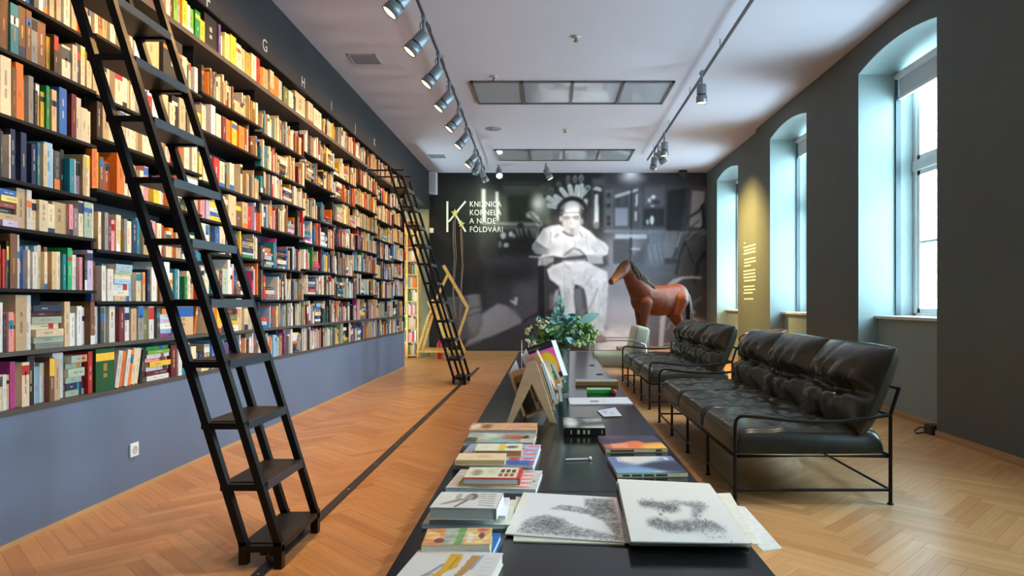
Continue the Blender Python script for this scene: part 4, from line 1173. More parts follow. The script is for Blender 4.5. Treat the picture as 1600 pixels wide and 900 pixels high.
T = tbook('small green box-like book lying beyond the long white booklet', (918, 615.5), (955.5, 615.5), TZ, .13, .030, rgb(150, 190, 150), None, spine='near', spine_col=rgb(50, 165, 60), group=G2)
q = ZP(959, 616, TZ); m = MB(); m.lathe([(.0, 0), (.017, 0), (.02, .01), (.02, .032), (.008, .036), (.0, .036)], 14, (q.x, q.y, TZ + .0005)); o = m.build('candle_cup', mat('red_glaze', (.36, .06, .06), .4)); tag(o, 'tiny red cup standing beside the small green book', 'cup')
tbook('brown thick book lying across the far table behind the green one', (900, 603), (966, 603), TZ, .2, .034, rgb(170, 165, 160), None, pages=M_pw, spine='near', spine_col=rgb(150, 116, 56), group=G2)
# white pen
a, b = ZP(884, 720, TZ), ZP(922, 719, TZ); up = V((0, 0, .006))
t = thing('pen', 'thin white pen lying alone on the black table', 'pen', (a.x, a.y, TZ))
m = MB(); m.tube([a + up, b + up], .0035, 8); m.build('barrel', M_white, t); m = MB(); m.ball(b + V((0, 0, .0085)), .0080, 10, 8); m.build('cap', M_white, t)

# the open folio of engravings
def hatch(c, w, n):
    """pen strokes scattered where the drawing is dark"""
    R = random.Random(n); k = 0
    while k < n:
        i, j = R.randrange(c.h), R.randrange(c.w)
        if R.random() > w[i, j]: continue
        x, y = j / c.w, i / c.h; a = R.gauss(.3 + 1.6 * math.sin(x * 9 + y * 7), .5); L = R.uniform(.012, .04); v = R.choice([48, 60, 80, 110, 205, 215])
        c.line([(x, y), (x + math.cos(a) * L, y + math.sin(a) * L)], .005, (v, v, v), 0, .8); k += 1
def engr_left():
    c = Cv(250, 180, base=(226, 224, 224)); 
    c.rect(.0, 0, .08, 1, (232, 226, 216)); 
    m = (c.X > .10) & (c.X < .97) & (c.Y > .06) & (c.Y < .97)
    def cloud(pts, v, bl, a): c.poly(pts, v, bl, a)
    cloud([(.10, .95), (.12, .72), (.2, .6), (.3, .55), (.45, .6), (.52, .72), (.66, .8), (.95, .9), (.97, .97)], 120, .015, .6)
    cloud([(.66, .08), (.95, .06), (.97, .95), (.9, .9), (.82, .6), (.7, .5), (.66, .3)], 112, .015, .6)
    cloud([(.32, .40), (.42, .28), (.6, .3), (.72, .4), (.7, .48), (.5, .42)], 120, .01, .6)
    cloud([(.2, .78), (.32, .66), (.45, .72), (.4, .85)], 84, .04, .7); cloud([(.74, .2), (.88, .14), (.9, .45), (.78, .42)], 80, .04, .7)
    w = np.clip((226 - c.a[..., 0]) / 60, 0, 1); c.noise(40, 40, w); hatch(c, w, 520)
    c.a = np.clip(c.a, 40, 232); return c
def engr_right():
    c = Cv(250, 180, base=(224, 221, 214)); 
    c.poly([(.16, .44), (.24, .40), (.36, .43), (.52, .46), (.54, .55), (.44, .58), (.3, .52), (.18, .5)], 96, .02, .9); c.poly([(.40, .42), (.55, .37), (.6, .42), (.54, .47)], 170, .02); c.poly([(.52, .42), (.8, .40), (.82, .46), (.66, .66), (.62, .66), (.68, .48)], 112, .02, .8)
    c.poly([(.18, .73), (.28, .68), (.42, .74), (.6, .70), (.8, .72), (.86, .84), (.7, .82), (.5, .86), (.36, .86), (.22, .80)], 104, .02, .9); c.poly([(.45, .76), (.68, .74), (.78, .84), (.55, .85)], 168, .03, .8); c.ell(.34, .62, .015, .02, 90, .01)
    c.poly([(.62, .88), (.9, .9), (.86, .94), (.6, .93)], 190, .03, .7)
    w = np.clip((224 - c.a[..., 0]) / 60, 0, 1); c.noise(40, 22, w); hatch(c, w, 380)
    return c
SHEETC = rgb(226, 222, 212)
def sheet(name, label, corners, z, t, cv, col=SHEETC, parent=None):
    q = [ZP(x, y, z) for x, y in corners]; c0 = sum(q, V((0, 0, 0))) / len(q)
    T = thing(name, label, 'print', (c0.x, c0.y, z), group='loose engraving sheets')
    m = MB(); m.prism([p + V((0, 0, .0004)) for p in q], (0, 0, t), col); m.build('paper', M_book, T)
    if cv is not None:
        up = V((0, 0, t + .0010)); print_mesh('engraving', cv, q[0] + up, q[1] + up, q[2] + up, q[3] + up, M_print, T)
    return T
sheet('paper_sheet', 'cream backing sheet showing under the landscape engraving', ((806, 778), (960, 784), (976, 853), (802, 847)), TZ, .004, None, rgb(214, 210, 190))
sheet('print_sheet', 'landscape engraving sheet with trees, left side of the open folio', ((818, 771), (964, 779), (985, 850), (789, 836)), TZ + .0050, .003, engr_left())
sheet('print_sheet', 'blank white sheet sticking out far over the table edge', ((1110, 789), (1164, 793), (1222, 858), (1192, 862)), TZ + .0, .0025, None, rgb(228, 224, 216))
sheet('print_sheet', 'blank cream sheet jutting from the right stack below the top print', ((1066, 774), (1141, 771), (1186, 851), (1080, 850)), TZ + .003, .002, None, rgb(226, 218, 204))
for k in range(5):
    dx = (0, -3, 2, -2, 3)[k]
    sheet('paper_sheet', ['lowest sheet of the right-hand stack of prints', 'sheet second from below in the right print stack', 'middle sheet of the right-hand print stack', 'sheet fourth from below in the right print stack', 'sheet just under the top print of the stack'][k], ((966 + dx, 756 - k), (1106 + dx, 762 - k), (1172 + dx, 855 - k), (986 + dx, 853 - k)), TZ + .0055 + k * .0052, .0045, None, rgb(214 + (k % 2) * 8, 208 + (k % 2) * 8, 190))
sheet('print_sheet', 'print with two ink sketches on top of the right-hand stack', ((965, 750), (1107, 757), (1173, 851), (986, 848)), TZ + .032, .003, engr_right())

# ================================================================ wooden A-frame book stand
M_ply = wood_mat('ply_wood', (.62, .42, .24), .86, .55, scale=(3, 3, 14))
fy = F * (H - TZ) / 190
t = t_stand = thing('book_stand', 'pale wooden A-frame book stand on the black table', 'book stand', (-.1, fy + .2, TZ))
def aframe(y, name):
    l, r_, ap = P(791, 662, fy), P(869, 662, fy), P(831, 565, fy)
    l.z = r_.z = TZ + .001
    w = .05
    poly = [(l.x, TZ + .001), (l.x + .034, TZ + .001), (ap.x, ap.z - .125), (r_.x - .034, TZ + .001), (r_.x, TZ + .001), (ap.x + .028, ap.z - .01), (ap.x + .016, ap.z), (ap.x - .016, ap.z), (ap.x - .028, ap.z - .01)]
    m = MB(); m.prism([(x, y, z) for x, z in poly], (0, .016, 0)); return m.build(name, M_ply, t, bevel=.002)
aframe(fy, 'end_frame'); aframe(fy + .46, 'end_frame')
ap = P(831, 565, fy)
m = MB(); m.box(ap.x - .012, ap.x + .012, fy + .0162, fy + .4598, ap.z - .06, ap.z - .03); m.build('ridge_bar', M_ply, t)
def yslab(pa, pb, th, y0, y1, name, mtl, par, ndir=1):
    """board lying on a slope: pa -> pb is its profile line in the picture at depth y0, extruded along y"""
    a, b = P(*pa, y0), P(*pb, y0); d = (b - a).normalized(); n = V((-d.z, 0, d.x)) * th * ndir
    m = MB(); m.prism([a, b, b + n, a + n], (0, y1 - y0, 0)); return m.build(name, mtl, par)
# sloped shelves with ledges, on both sides
yslab((837, 552), (866, 611), .010, fy + .18, fy + .44, 'sloped_shelf', M_ply, t)
yslab((842, 572), (862, 634), .010, fy + .04, fy + .42, 'sloped_shelf', M_ply, t)
yslab((861, 636), (873, 630), .012, fy + .04, fy + .42, 'ledge', M_ply, t)
yslab((866, 612), (879, 606), .012, fy + .18, fy + .44, 'ledge', M_ply, t)
# inner tray, tilted, facing the camera
def zboard(name, pts, y, th, mtl, par, col=None):
    m = MB(); m.prism([P(x, yy, y) for x, yy in pts], (0, th, 0), col); return m.build(name, mtl, par)
yt = fy + .10
zboard('tray_back', [(795, 582), (829, 571), (853, 643), (820, 654)], yt + .03, .008, M_ply, t)
zboard('tray_side', [(794, 582), (798, 580.5), (823, 653), (819, 655)], yt - .012, .04, M_ply, t)
zboard('tray_ledge', [(819, 655), (818, 651), (853, 639), (854, 643)], yt - .012, .04, M_ply, t)
def bookcard(label, pts, y, th, side, cv, group='books in the wooden stand', ex=0.0):
    q = [P(x, yy, y) for x, yy in pts]; c0 = sum(q, V((0, 0, 0))) / 4
    T = thing('book', label, 'book', (c0.x, y, c0.z), group=group)
    m = MB(); m.prism(q, (ex * .12, th * .12, 0), side); m.prism([p + V((ex * .9, th * .9, 0)) for p in q], (ex * .1, th * .1, 0), side); m.build('cover', M_book, T)
    m = MB(); qq = [c0 + (p - c0) * .985 for p in q]; m.prism([c0 + (p - c0) * .99 + V((ex * .12, th * .12, 0)) for p in q], (ex * .78, th * .78, 0)); m.build('page_block', M_pw, T)
    e = V((0, -.0009, 0)); print_mesh('cover_print', cv, q[0] + e, q[1] + e, q[2] + e, q[3] + e, M_print, T)
c = Cv(40, 60, base=(62, 52, 40)); c.rect(.62, .1, 1, 1, (176, 140, 96)); c.rect(.72, .3, .86, .8, (80, 60, 40)); c.rect(0, 0, 1, .16, (150, 118, 76)); c.noise(16, 30)
bookcard('dark photo-covered book seen through the front opening of the wooden stand', ((803, 590), (828, 581), (848, 637), (824, 647)), yt + .004, .018, rgb(120, 96, 66), c)
c = Cv(20, 20, base=(232, 234, 236))
bookcard('white book leaning at the left of the stand, only its corner showing', ((797, 579), (806, 563), (812, 582), (804, 593)), yt + .07, .02, rgb(226, 226, 226), c)
bookcard('white-edged book at the upper left of the stand behind its apex', ((814, 558), (822, 545), (829, 560), (821, 573)), fy + .40, .02, rgb(200, 160, 120), c)
c = Cv(30, 20, base=(210, 224, 232)); c.ell(.5, .4, .3, .3, (160, 190, 210), .1)
bookcard('pale blue booklet in the tray at the left of the stand', ((808, 580), (817, 576), (819, 584), (811, 588)), yt + .055, .008, rgb(180, 200, 214), c)
c = Cv(60, 80, base=(236, 96, 190)); c.rect(0, 0, 1, .19, (26, 24, 28)); c.rect(.72, .86, 1, 1, (26, 24, 28)); c.ell(.62, .62, .36, .40, (242, 200, 30)); c.ell(.50, .72, .27, .32, (226, 206, 170)); c.line([(.06, .1), (.5, .1)], .03, (110, 110, 110))
bookcard('pink book with a yellow ring and black band leaning on the stand', ((822, 544), (861, 531.5), (880, 587), (842, 601)), fy + .47 + .03, .034, rgb(206, 196, 180), c, ex=.030)
# books lying on the right-hand slopes
def slopebook(label, pa, pb, th, y0, y1, col, pg):
    a, b = P(*pa, y0), P(*pb, y0); T = thing('book', label, 'book', ((a.x + b.x) / 2, (y0 + y1) / 2, (a.z + b.z) / 2), group='books in the wooden stand')
    d = (b - a).normalized(); n = V((-d.z, 0, d.x)) * th
    m = MB(); m.prism([a, b, b + n * .1, a + n * .1], (0, y1 - y0, 0), col); m.prism([a + n * .9, b + n * .9, b + n, a + n], (0, y1 - y0, 0), col); m.build('cover', M_book, T)
    m = MB(); m.prism([a + n * .1 + d * .002, b + n * .1 - d * .002, b + n * .9 - d * .002, a + n * .9 + d * .002], (0, y1 - y0 - .004, 0)); m.build('page_block', pg, T)
slopebook('white book with pale page edges lying on the lower right slope of the stand', (846, 571), (866, 630), .016, fy + .045, fy + .17, rgb(226, 228, 232), M_pb)
slopebook('white box-like book resting on the right slope ledge of the stand', (871, 602), (875, 628), .016, fy + .06, fy + .165, rgb(226, 222, 216), M_pw)
c = Cv(30, 50, base=(214, 196, 168)); c.poly([(.3, .3), (.6, .3), (.7, .7), (.2, .7)], (70, 110, 70)); c.line([(.45, .1), (.45, .5)], .16, (60, 110, 80)); c.line([(.25, .35), (.4, .5)], .1, (80, 130, 90)); c.rect(.2, .7, .75, .92, (196, 140, 70))
bookcard('small card with a cactus picture in the right side of the stand', ((856, 570), (866, 566), (879, 600), (868, 606)), fy + .14, .015, rgb(232, 226, 218), c)
zboard('rear_ledge', [(842, 603), (842, 607), (881, 593), (881, 589)], fy + .477, .065, M_ply, t_stand)
# chrome bookend
q0, q1 = P(815, 549, 6.3), P(822.5, 531, 6.3)
m = MB(); m.tube([(q0.x, 6.3, TZ + .006), (q0.x, 6.3, q1.z), (q1.x + .02, 6.3, q1.z), (q1.x + .02, 6.3, TZ + .006), (q1.x + .02, 6.42, TZ + .006), (q0.x, 6.42, TZ + .006)], .005, 6, closed=True); o = m.build('wire_bookend', M_chrome); tag(o, 'bent chrome wire bookend on the far left table edge', 'bookend')

# ================================================================ vase and bouquet
vy = 4.97; vx = .095
M_vase = glass_mat('vase_glass', (.86, .96, .95), .10)
t = thing('glass_vase', 'clear glass vase holding the green bouquet', 'vase', (vx, vy, TZ))
m = MB(); m.lathe([(.0, .004), (.055, .004), (.058, .01), (.060, .33), (.064, .345), (.060, .345), (.055, .33), (.052, .02), (.0, .02)], 28, (vx, vy, TZ)); m.build('body', M_vase, t)
m = MB(); m.lathe([(.0, .024), (.050, .024), (.0515, .15), (.0, .152)], 24, (vx, vy, TZ)); m.build('water', glass_mat('vase_water', (.78, .90, .88), .08), t)
t = thing('flower_bouquet', 'bouquet of eucalyptus and pale blossoms in the glass vase', 'flowers', (vx, vy, TZ + .3))
R = random.Random(8)
leafm = [mat('leaf_green', (.13, .29, .06), .5), mat('leaf_eucalyptus', (.27, .50, .46), .55), mat('leaf_dark', (.06, .15, .08), .5), mat('leaf_pale', (.42, .56, .20), .5)]
leaves = [MB() for _ in range(4)]; stems = MB(); bl = [MB(), MB()]
def leaf(mb, p, d, L, W, rnd=True):
    d = d.normalized(); a, b = frame_of(d); roll = R.uniform(0, 6.28); a2 = a * math.cos(roll) + b * math.sin(roll); n = d.cross(a2)
    vs = []; k = 6
    for i in range(k + 1):
        s = i / k; w = W * (math.sin(math.pi * min(max(s, .02), .98)) ** (.6 if rnd else .9)); bend = -n * (s * s) * L * .25
        c_ = p + d * (L * s) + bend
        vs += [c_ - a2 * w + n * w * .3, c_, c_ + a2 * w + n * w * .3]
    fs = []
    for i in range(k):
        o_ = i * 3; fs += [(o_, o_ + 1, o_ + 4, o_ + 3), (o_ + 1, o_ + 2, o_ + 5, o_ + 4)]
    mb.add(vs, fs, None, 0, True)
mouth = V((vx, vy, TZ + .34)); 
def px3(px, py, dy=0): return P(px, py, vy + dy)
tips = []
for px, py in ((826, 515), (836, 500), (848, 505), (858, 498), (868, 490), (876, 462), (880, 500), (893, 495), (905, 500), (918, 505), (930, 520), (926, 530), (915, 525), (838, 530), (828, 535), (850, 525), (865, 515), (886, 512), (900, 520), (872, 480), (908, 535), (898, 538), (844, 540), (880, 525), (855, 512)):
    tips.append((px3(px, py, R.uniform(-.13, .16)), px, py))
for tp, px, py in tips:
    mid = mouth.lerp(tp, .5) + V((0, 0, .04)); root = V((vx + R.uniform(-.03, .03), vy + R.uniform(-.03, .03), TZ + .06))
    stems.tube([root, mouth + (root - V((vx, vy, root.z))) * .4, mid, tp], .0028, 5)
    euc = 855 < px < 900 and py < 505 or R.random() < .35
    n = R.randint(12, 17)
    for i in range(n):
        s = .3 + .7 * i / n; p = mouth.lerp(mid, s * 2) if s < .5 else mid.lerp(tp, s * 2 - 1)
        d = V((R.uniform(-1, 1), R.uniform(-1, 1), R.uniform(-.3, .9)))
        k = 1 if euc else R.choice([0, 0, 2, 3, 0])
        Ln = R.uniform(.035, .06) * (.75 if py < 480 else 1.0); leaf(leaves[k], p, d, Ln, Ln * (.42 if euc else .34))
    if (px < 850 or px > 895) and R.random() < .95:
        kk = 0 if px < 850 else 1
        for _ in range(5):
            c_ = tp + V((R.uniform(-.03, .03), R.uniform(-.03, .03), R.uniform(-.03, .02)))
            for _ in range(5): bl[kk].ball(c_ + V((R.uniform(-.010, .010), R.uniform(-.010, .010), R.uniform(-.010, .010))), R.uniform(.006, .011), 7, 5)
# spike at the top
for i in range(26):
    s = i / 25; p = px3(876 + 3 * math.sin(i), 505 - 45 * s, -.02); d = V((math.cos(i * 2.4), math.sin(i * 2.4), .5)); leaf(leaves[1], p, d, .05 * (1 - .6 * s), .017 * (1 - .5 * s))
# one big striped leaf on the right and broad round ones in the middle
leaf(leaves[1], px3(904, 505), px3(936, 488) - px3(904, 505), .17, .034, False); leaf(leaves[1], px3(888, 505), V((.3, -.4, .6)), .11, .035); leaf(leaves[0], px3(850, 512), V((-.5, -.3, .7)), .1, .03); leaf(leaves[2], px3(868, 530), V((-.4, -.6, .1)), .09, .04); leaf(leaves[1], px3(895, 510), V((.1, -.4, 1)), .1, .03); leaf(leaves[0], px3(908, 520), V((.6, -.5, .3)), .09, .035)
for k, nm in enumerate(('foliage', 'foliage', 'foliage', 'foliage')): leaves[k].build(nm, leafm[k], t)
stems.build('stems', mat('stem_green', (.10, .16, .06), .5), t)
o = bl[0].build('blossoms', mat('blossom_cream', (.85, .78, .45), .6), t); o['label'] = 'cream yellow blossoms'
o = bl[1].build('blossoms', mat('blossom_green', (.52, .66, .24), .6), t); o['label'] = 'pale green blossoms'
# ================================================================ taxidermy horse on its plinth
HY = 11.75
t = thing('display_plinth', 'low brown wooden plinth under the horse', 'plinth', (1.95, HY, 0))
m = MB(); m.box(1.25, 2.60, 11.25, 12.55, 0, .265); m.build('box', wood_mat('plinth_wood', (.30, .15, .08), .7, .4), t, bevel=.004)
m = MB(); m.box(1.24, 2.61, 11.24, 12.56, .265, .285); m.build('top_board', MATS['plinth_wood'], t)
HX = (1030 - CX) / F * HY
yaw = math.pi + math.radians(32)
t = thing('stuffed_horse', 'stuffed chestnut pony with dark mane standing on the plinth before the mural', 'horse', (HX, HY, .286), yaw)
k = 1.0
prims = []
def cap(a, ra, b, rb_): prims.append((V(a), ra, V(b), rb_))
# trunk
prims.append(((.02, 0, .84), (.48, .235, .268))); cap((-.30, 0, .93), .20, (.0, 0, .86), .235); cap((.0, 0, .86), .235, (.36, 0, .90), .215)
prims.append(((-.40, 0, .93), (.22, .20, .21))); prims.append(((.42, 0, .86), (.17, .165, .22))); cap((-.50, 0, .94), .13, (-.40, 0, .86), .17)
cap((.28, 0, 1.05), .10, (.40, 0, 1.02), .12)
# neck and head
cap((.38, 0, .96), .215, (.60, .02, 1.18), .145); cap((.60, .02, 1.18), .145, (.77, .05, 1.39), .098); cap((.42, 0, 1.06), .12, (.70, .03, 1.36), .075)
cap((.77, .05, 1.40), .105, (.88, .08, 1.32), .102); cap((.88, .08, 1.32), .096, (1.06, .12, 1.19), .064); cap((1.06, .12, 1.19), .064, (1.13, .14, 1.145), .058); cap((.80, .06, 1.31), .065, (.92, .09, 1.24), .06)
# ears
for s in (-1, 1): cap((.755, .05 + s * .045, 1.47), .024, (.765, .05 + s * .055, 1.555), .008)
# legs: fore (knee low, wrist), hind (stifle forward, hock back)
for s, dx in ((1, .03), (-1, -.06)):
    y = s * .115
    cap((.38 + dx, y, .80), .125, (.40 + dx, y, .56), .075); cap((.40 + dx, y, .56), .068, (.41 + dx, y, .345), .042); cap((.41 + dx, y, .345), .044, (.405 + dx, y, .31), .040)
    cap((.405 + dx, y, .31), .032, (.40 + dx, y, .11), .027); cap((.40 + dx, y, .11), .034, (.425 + dx, y, .055), .034)
for s, dx in ((1, .06), (-1, -.06)):
    y = s * .12
    cap((-.42 + dx, y, .86), .165, (-.33 + dx, y, .62), .105); cap((-.33 + dx, y, .62), .095, (-.47 + dx, y, .41), .048); cap((-.47 + dx, y, .41), .046, (-.49 + dx, y, .36), .040)
    cap((-.49 + dx, y, .37), .034, (-.465 + dx, y, .11), .028); cap((-.465 + dx, y, .11), .034, (-.44 + dx, y, .055), .035)
hn = np.random.RandomState(2)
def hcol(co, n):
    br = V(rgb(98, 48, 22)); dk = V(rgb(30, 18, 16)); gd = V(rgb(176, 104, 44))
    w = .5 + .25 * math.sin(co.x * 31 + co.z * 11) * math.sin(co.z * 27 + co.y * 19) + .2 * math.sin(co.x * 67 + co.y * 41)
    c = br.lerp(V(rgb(78, 36, 20)), min(1, max(0, w)) * .6)
    if co.z < .40: c = c.lerp(dk, min(1, (.40 - co.z) / .14))
    hd = min(1, max(0, (co.x - .86) / .22)); 
    if co.z > 1.0: c = c.lerp(gd, hd * .8)
    if co.x > 1.145: c = c.lerp(dk, .7)
    return c
M_hair = mat('horse_coat', rough=.48, attr=True, spec=.35, bump=.5, bscale=60, noise=.35, nscale=14)
blob('body', prims, M_hair, t, voxel=.015, smooth=7, colfn=hcol)
M_mane = mat('mane_hair', (.020, .016, .018), .45, bump=.4, bscale=120)
m = MB(); R = random.Random(4)
for i in range(64):
    s = i / 63; p = V((.36, 0, 1.165)).lerp(V((.745, .045, 1.49)), s); p.z += .022 * math.sin(s * 3.1)
    side = 1 if R.random() < .8 else -1; L = R.uniform(.14, .24) * (.75 + .5 * math.sin(s * 3.0))
    q1 = p + V((-.03 + R.uniform(-.02, .02), side * (.075 + .05 * (1 - s)), -.015)); q2 = q1 + V((-.05 + R.uniform(-.02, .02), side * .035, -L * .6)); q3 = q2 + V((-.02, side * .005, -L * .5))
    m.tube([p, q1, q2, q3], [.016, .017, .013, .003], 6)
for i in range(8): m.tube([(.775, .05, 1.49), (.83, .06 + R.uniform(-.02, .03), 1.45), (.87, .07 + R.uniform(-.03, .04), 1.39)], [.012, .012, .003], 6)
m.build('mane', M_mane, t, local=True)
m = MB()
for i in range(26):
    a = R.uniform(-.045, .045); b = R.uniform(-.04, .04)
    m.tube([(-.575, a * .3, 1.00), (-.66 + b * .3, a * .6, .93), (-.70 + b * .8, a, .66), (-.69 + b, a * 1.2, .42), (-.67 + b, a, .22 + R.uniform(0, .12))], [.022, .024, .022, .016, .003], 6)
m.build('tail', M_mane, t, local=True)
for x, y, in ((.43, .115), (.34, -.115), (-.38, .12), (-.50, -.12)):
    m = MB(); m.lathe([(.048, 0), (.047, .01), (.037, .062), (.0, .066)], 14, (x + .02, y, .0)); m.build('hoof', mat('hoof_horn', (.05, .04, .035), .4), t, local=True)
for s in (-1, 1):
    m = MB(); m.ball((.885, .08 + s * .078, 1.365), .016, 10, 8); m.build('eye', M_ring, t, local=True)

# ================================================================ mural photograph on the far wall
def paint_mural():
    c = Cv(600, 384, 670, 270, 1104, 547, base=(58, 56, 57))
    Lp = lambda col: col
    c.rect(670, 270, 752, 547, (34, 33, 32), 3); c.rect(745, 270, 760, 420, (62, 62, 58), 4); c.rect(670, 400, 760, 547, (44, 41, 42), 10)
    c.rect(760, 270, 945, 300, (40, 42, 40), 6)
    # window with sill
    c.rect(785, 286, 862, 352, (74, 78, 68), 3); c.rect(792, 305, 838, 348, (44, 48, 40), 2); c.line([(788, 293), (850, 293)], 5, (82, 84, 78), 2); c.line([(788, 289), (842, 289)], 2, (40, 40, 36), 1)
    c.rect(836, 306, 858, 350, (120, 124, 112), 2); c.ell(840, 318, 13, 17, (190, 192, 176), 4); c.ell(840, 318, 7, 8, (246, 246, 238), 3)
    c.line([(752, 349), (845, 351)], 5, (150, 150, 142), 1.5); c.line([(752, 357), (838, 357)], 4, (104, 104, 98), 1.5)
    # bottles, table
    c.rect(776, 360, 840, 402, (44, 42, 42), 3); 
    for x, y, rx, ry, v in ((785, 368, 5, 6, 190), (797, 366, 4, 5, 210), (790, 383, 5, 4, 220), (802, 384, 2, 2, 220), (812, 354, 6, 7, 46), (780, 382, 3, 6, 120), (802, 369, 3, 4, 200)): c.ell(x, y, rx, ry, (v, v, v), .8)
    for x in (806, 812, 820, 829, 834): c.line([(x, 358), (x + 4, 372)], 3, (140, 138, 130), 1)
    c.ell(818, 385, 26, 20, (36, 34, 34), 6)
    c.ell(829, 336, 9, 6, (220, 218, 204), 1.2, .9); c.ell(836, 341, 6, 5, (216, 214, 200), 1); c.ell(841, 349, 4, 6, (224, 222, 212), 1); c.line([(826, 333), (840, 348)], 2.5, (90, 90, 80), .6); c.line([(840, 355), (838, 372)], 4, (120, 120, 112), 1)
    c.ell(842, 349, 2, 3, (80, 80, 74), .4)
    # lower left: shaded floor, light wedge, tub armchair
    c.rect(758, 400, 842, 505, (62, 60, 66), 8); c.rect(762, 415, 838, 445, (44, 42, 45), 8); c.rect(800, 440, 842, 500, (84, 82, 90), 8)
    c.poly([(722, 545), (752, 490), (776, 474), (790, 477), (817, 503), (770, 524), (726, 541)], (146, 142, 152), 1.6); c.poly([(752, 520), (800, 482), (812, 500), (760, 524)], (140, 136, 146), 4)
    c.poly([(728, 547), (735, 540), (790, 519), (822, 503), (845, 525), (870, 547)], (66, 63, 70), 2); c.line([(726, 541), (750, 532)], 3, (112, 108, 116), 1.5)
    c.poly([(686, 468), (715, 465), (738, 460), (747, 462), (750, 476), (751, 505), (746, 522), (732, 531), (716, 531), (690, 528)], (92, 87, 92), 2.5); c.poly([(730, 462), (747, 462), (750, 480), (750, 512), (735, 525), (728, 500)], (122, 116, 122), 3)
    c.line([(725, 484), (750, 478)], 1.5, (74, 70, 74), .8); c.line([(726, 495), (750, 487)], 1.5, (70, 66, 70), .8); c.line([(690, 467), (748, 461)], 1.5, (150, 143, 146), .8)
    c.poly([(795, 470), (800, 468), (803, 464), (808, 464), (806, 478)], (196, 194, 198), .6); c.poly([(798, 469), (803, 466), (803, 470)], (60, 60, 60), .4)
    # right-hand room
    c.poly([(945, 270), (1104, 270), (1104, 470), (945, 470)], (92, 92, 98), 6); c.rect(945, 270, 1104, 292, (66, 65, 70), 5)
    c.poly([(940, 372), (1000, 372), (1000, 547), (925, 547)], (140, 136, 146), 10); c.poly([(940, 470), (1012, 470), (1016, 547), (930, 547)], (190, 180, 186), 12); c.poly([(940, 515), (1000, 515), (1010, 547), (930, 547)], (250, 236, 232), 8)
    c.ell(986, 278, 24, 9, (176, 178, 188), 6); c.ell(985, 274, 12, 6, (246, 246, 250), 4)
    c.rect(924, 279, 944, 356, (86, 88, 88), 1.5); c.rect(926, 290, 941, 355, (50, 50, 52), 1); c.poly([(926, 294), (931, 291), (939, 294), (939, 300), (926, 297)], (206, 206, 206), .8); c.poly([(928, 304), (934, 303), (935, 350), (927, 351)], (222, 222, 222), .8); c.ell(931, 352, 5, 6, (126, 126, 126), 1)
    c.rect(945, 296, 958, 356, (104, 105, 112), 1)
    for y in (305, 321, 340, 349): c.rect(947, y - 3, 953, y + 4, (56, 56, 60), .8)
    c.poly([(958, 304), (998, 292), (998, 355), (958, 355)], (84, 84, 90), 1); c.poly([(959, 305), (996, 294), (996, 299), (960, 310)], (196, 196, 200), .8); c.rect(960, 325, 980, 353, (150, 152, 166), .8); c.line([(978, 306), (978, 322)], 1.5, (50, 50, 54), .4); c.line([(965, 310), (965, 322)], 1.5, (60, 60, 64), .4)
    c.poly([(993, 304), (996, 303), (995, 322), (992, 323)], (222, 222, 228), .5); c.poly([(991, 331), (994, 330), (994, 345), (991, 346)], (222, 222, 228), .5); c.line([(986, 296), (985, 400)], 2.5, (46, 46, 50), .5)
    c.rect(1002, 288, 1042, 357, (76, 77, 84), 1); c.rect(1006, 292, 1038, 322, (98, 99, 106), 1.5); c.rect(1005, 326, 1037, 353, (44, 46, 50), 1)
    c.ell(1019, 309, 6, 6, (70, 70, 74), 1); c.ell(1020, 308, 4.5, 4, (232, 232, 236), 1); c.ell(1014, 313, 3, 4, (220, 220, 226), 1); c.ell(1025, 316, 6, 4, (60, 60, 64), 1.5); c.ell(1019, 322, 4, 1.6, (200, 200, 206), .8)
    c.ell(1018, 344, 3.4, 8, (236, 236, 238), .8); c.ell(1011, 347, 2.5, 5, (190, 190, 194), .8)
    c.poly([(1042, 298), (1073, 294), (1066, 362), (1040, 364)], (42, 43, 48), 1.5)
    c.poly([(1072, 294), (1078, 296), (1070, 364), (1064, 364)], (70, 70, 74), 1); c.poly([(1081, 298), (1101, 299), (1096, 356), (1077, 354)], (182, 176, 178), .8)
    c.line([(944, 361), (1104, 364)], 4, (136, 137, 146), 1.2); c.rect(960, 366, 1010, 373, (182, 184, 196), 1)
    c.rect(957, 374, 986, 412, (84, 85, 92), 1); c.line([(985, 372), (984, 420)], 3, (48, 48, 52), .6); c.line([(986, 389), (996, 389)], 2, (226, 226, 230), .6); c.ell(998, 390, 2.5, 2.5, (236, 236, 240), .5)
    c.poly([(1010, 360), (1040, 360), (1046, 366), (1036, 412), (1030, 420), (1006, 418), (1000, 395), (1016, 378)], (128, 131, 142), 1.2); c.poly([(1016, 363), (1040, 363), (1036, 382), (1014, 382)], (112, 116, 128), 1)
    for x in (1008, 1017, 1026, 1033): c.line([(x, 384), (x + 5, 412)], 2, (96, 99, 110), 1)
    c.poly([(1042, 366), (1060, 366), (1054, 403), (1038, 403)], (130, 132, 142), 1.5); c.rect(1038, 404, 1058, 412, (62, 62, 68), .8); c.poly([(985, 400), (1010, 380), (1008, 430), (986, 432)], (84, 86, 94), 3)
    c.ell(1020, 424, 40, 14, (98, 98, 108), 5)
    # branches at the right, dark floor
    c.poly([(1062, 405), (1104, 372), (1104, 547), (1066, 520), (1052, 470)], (76, 70, 72), 6)
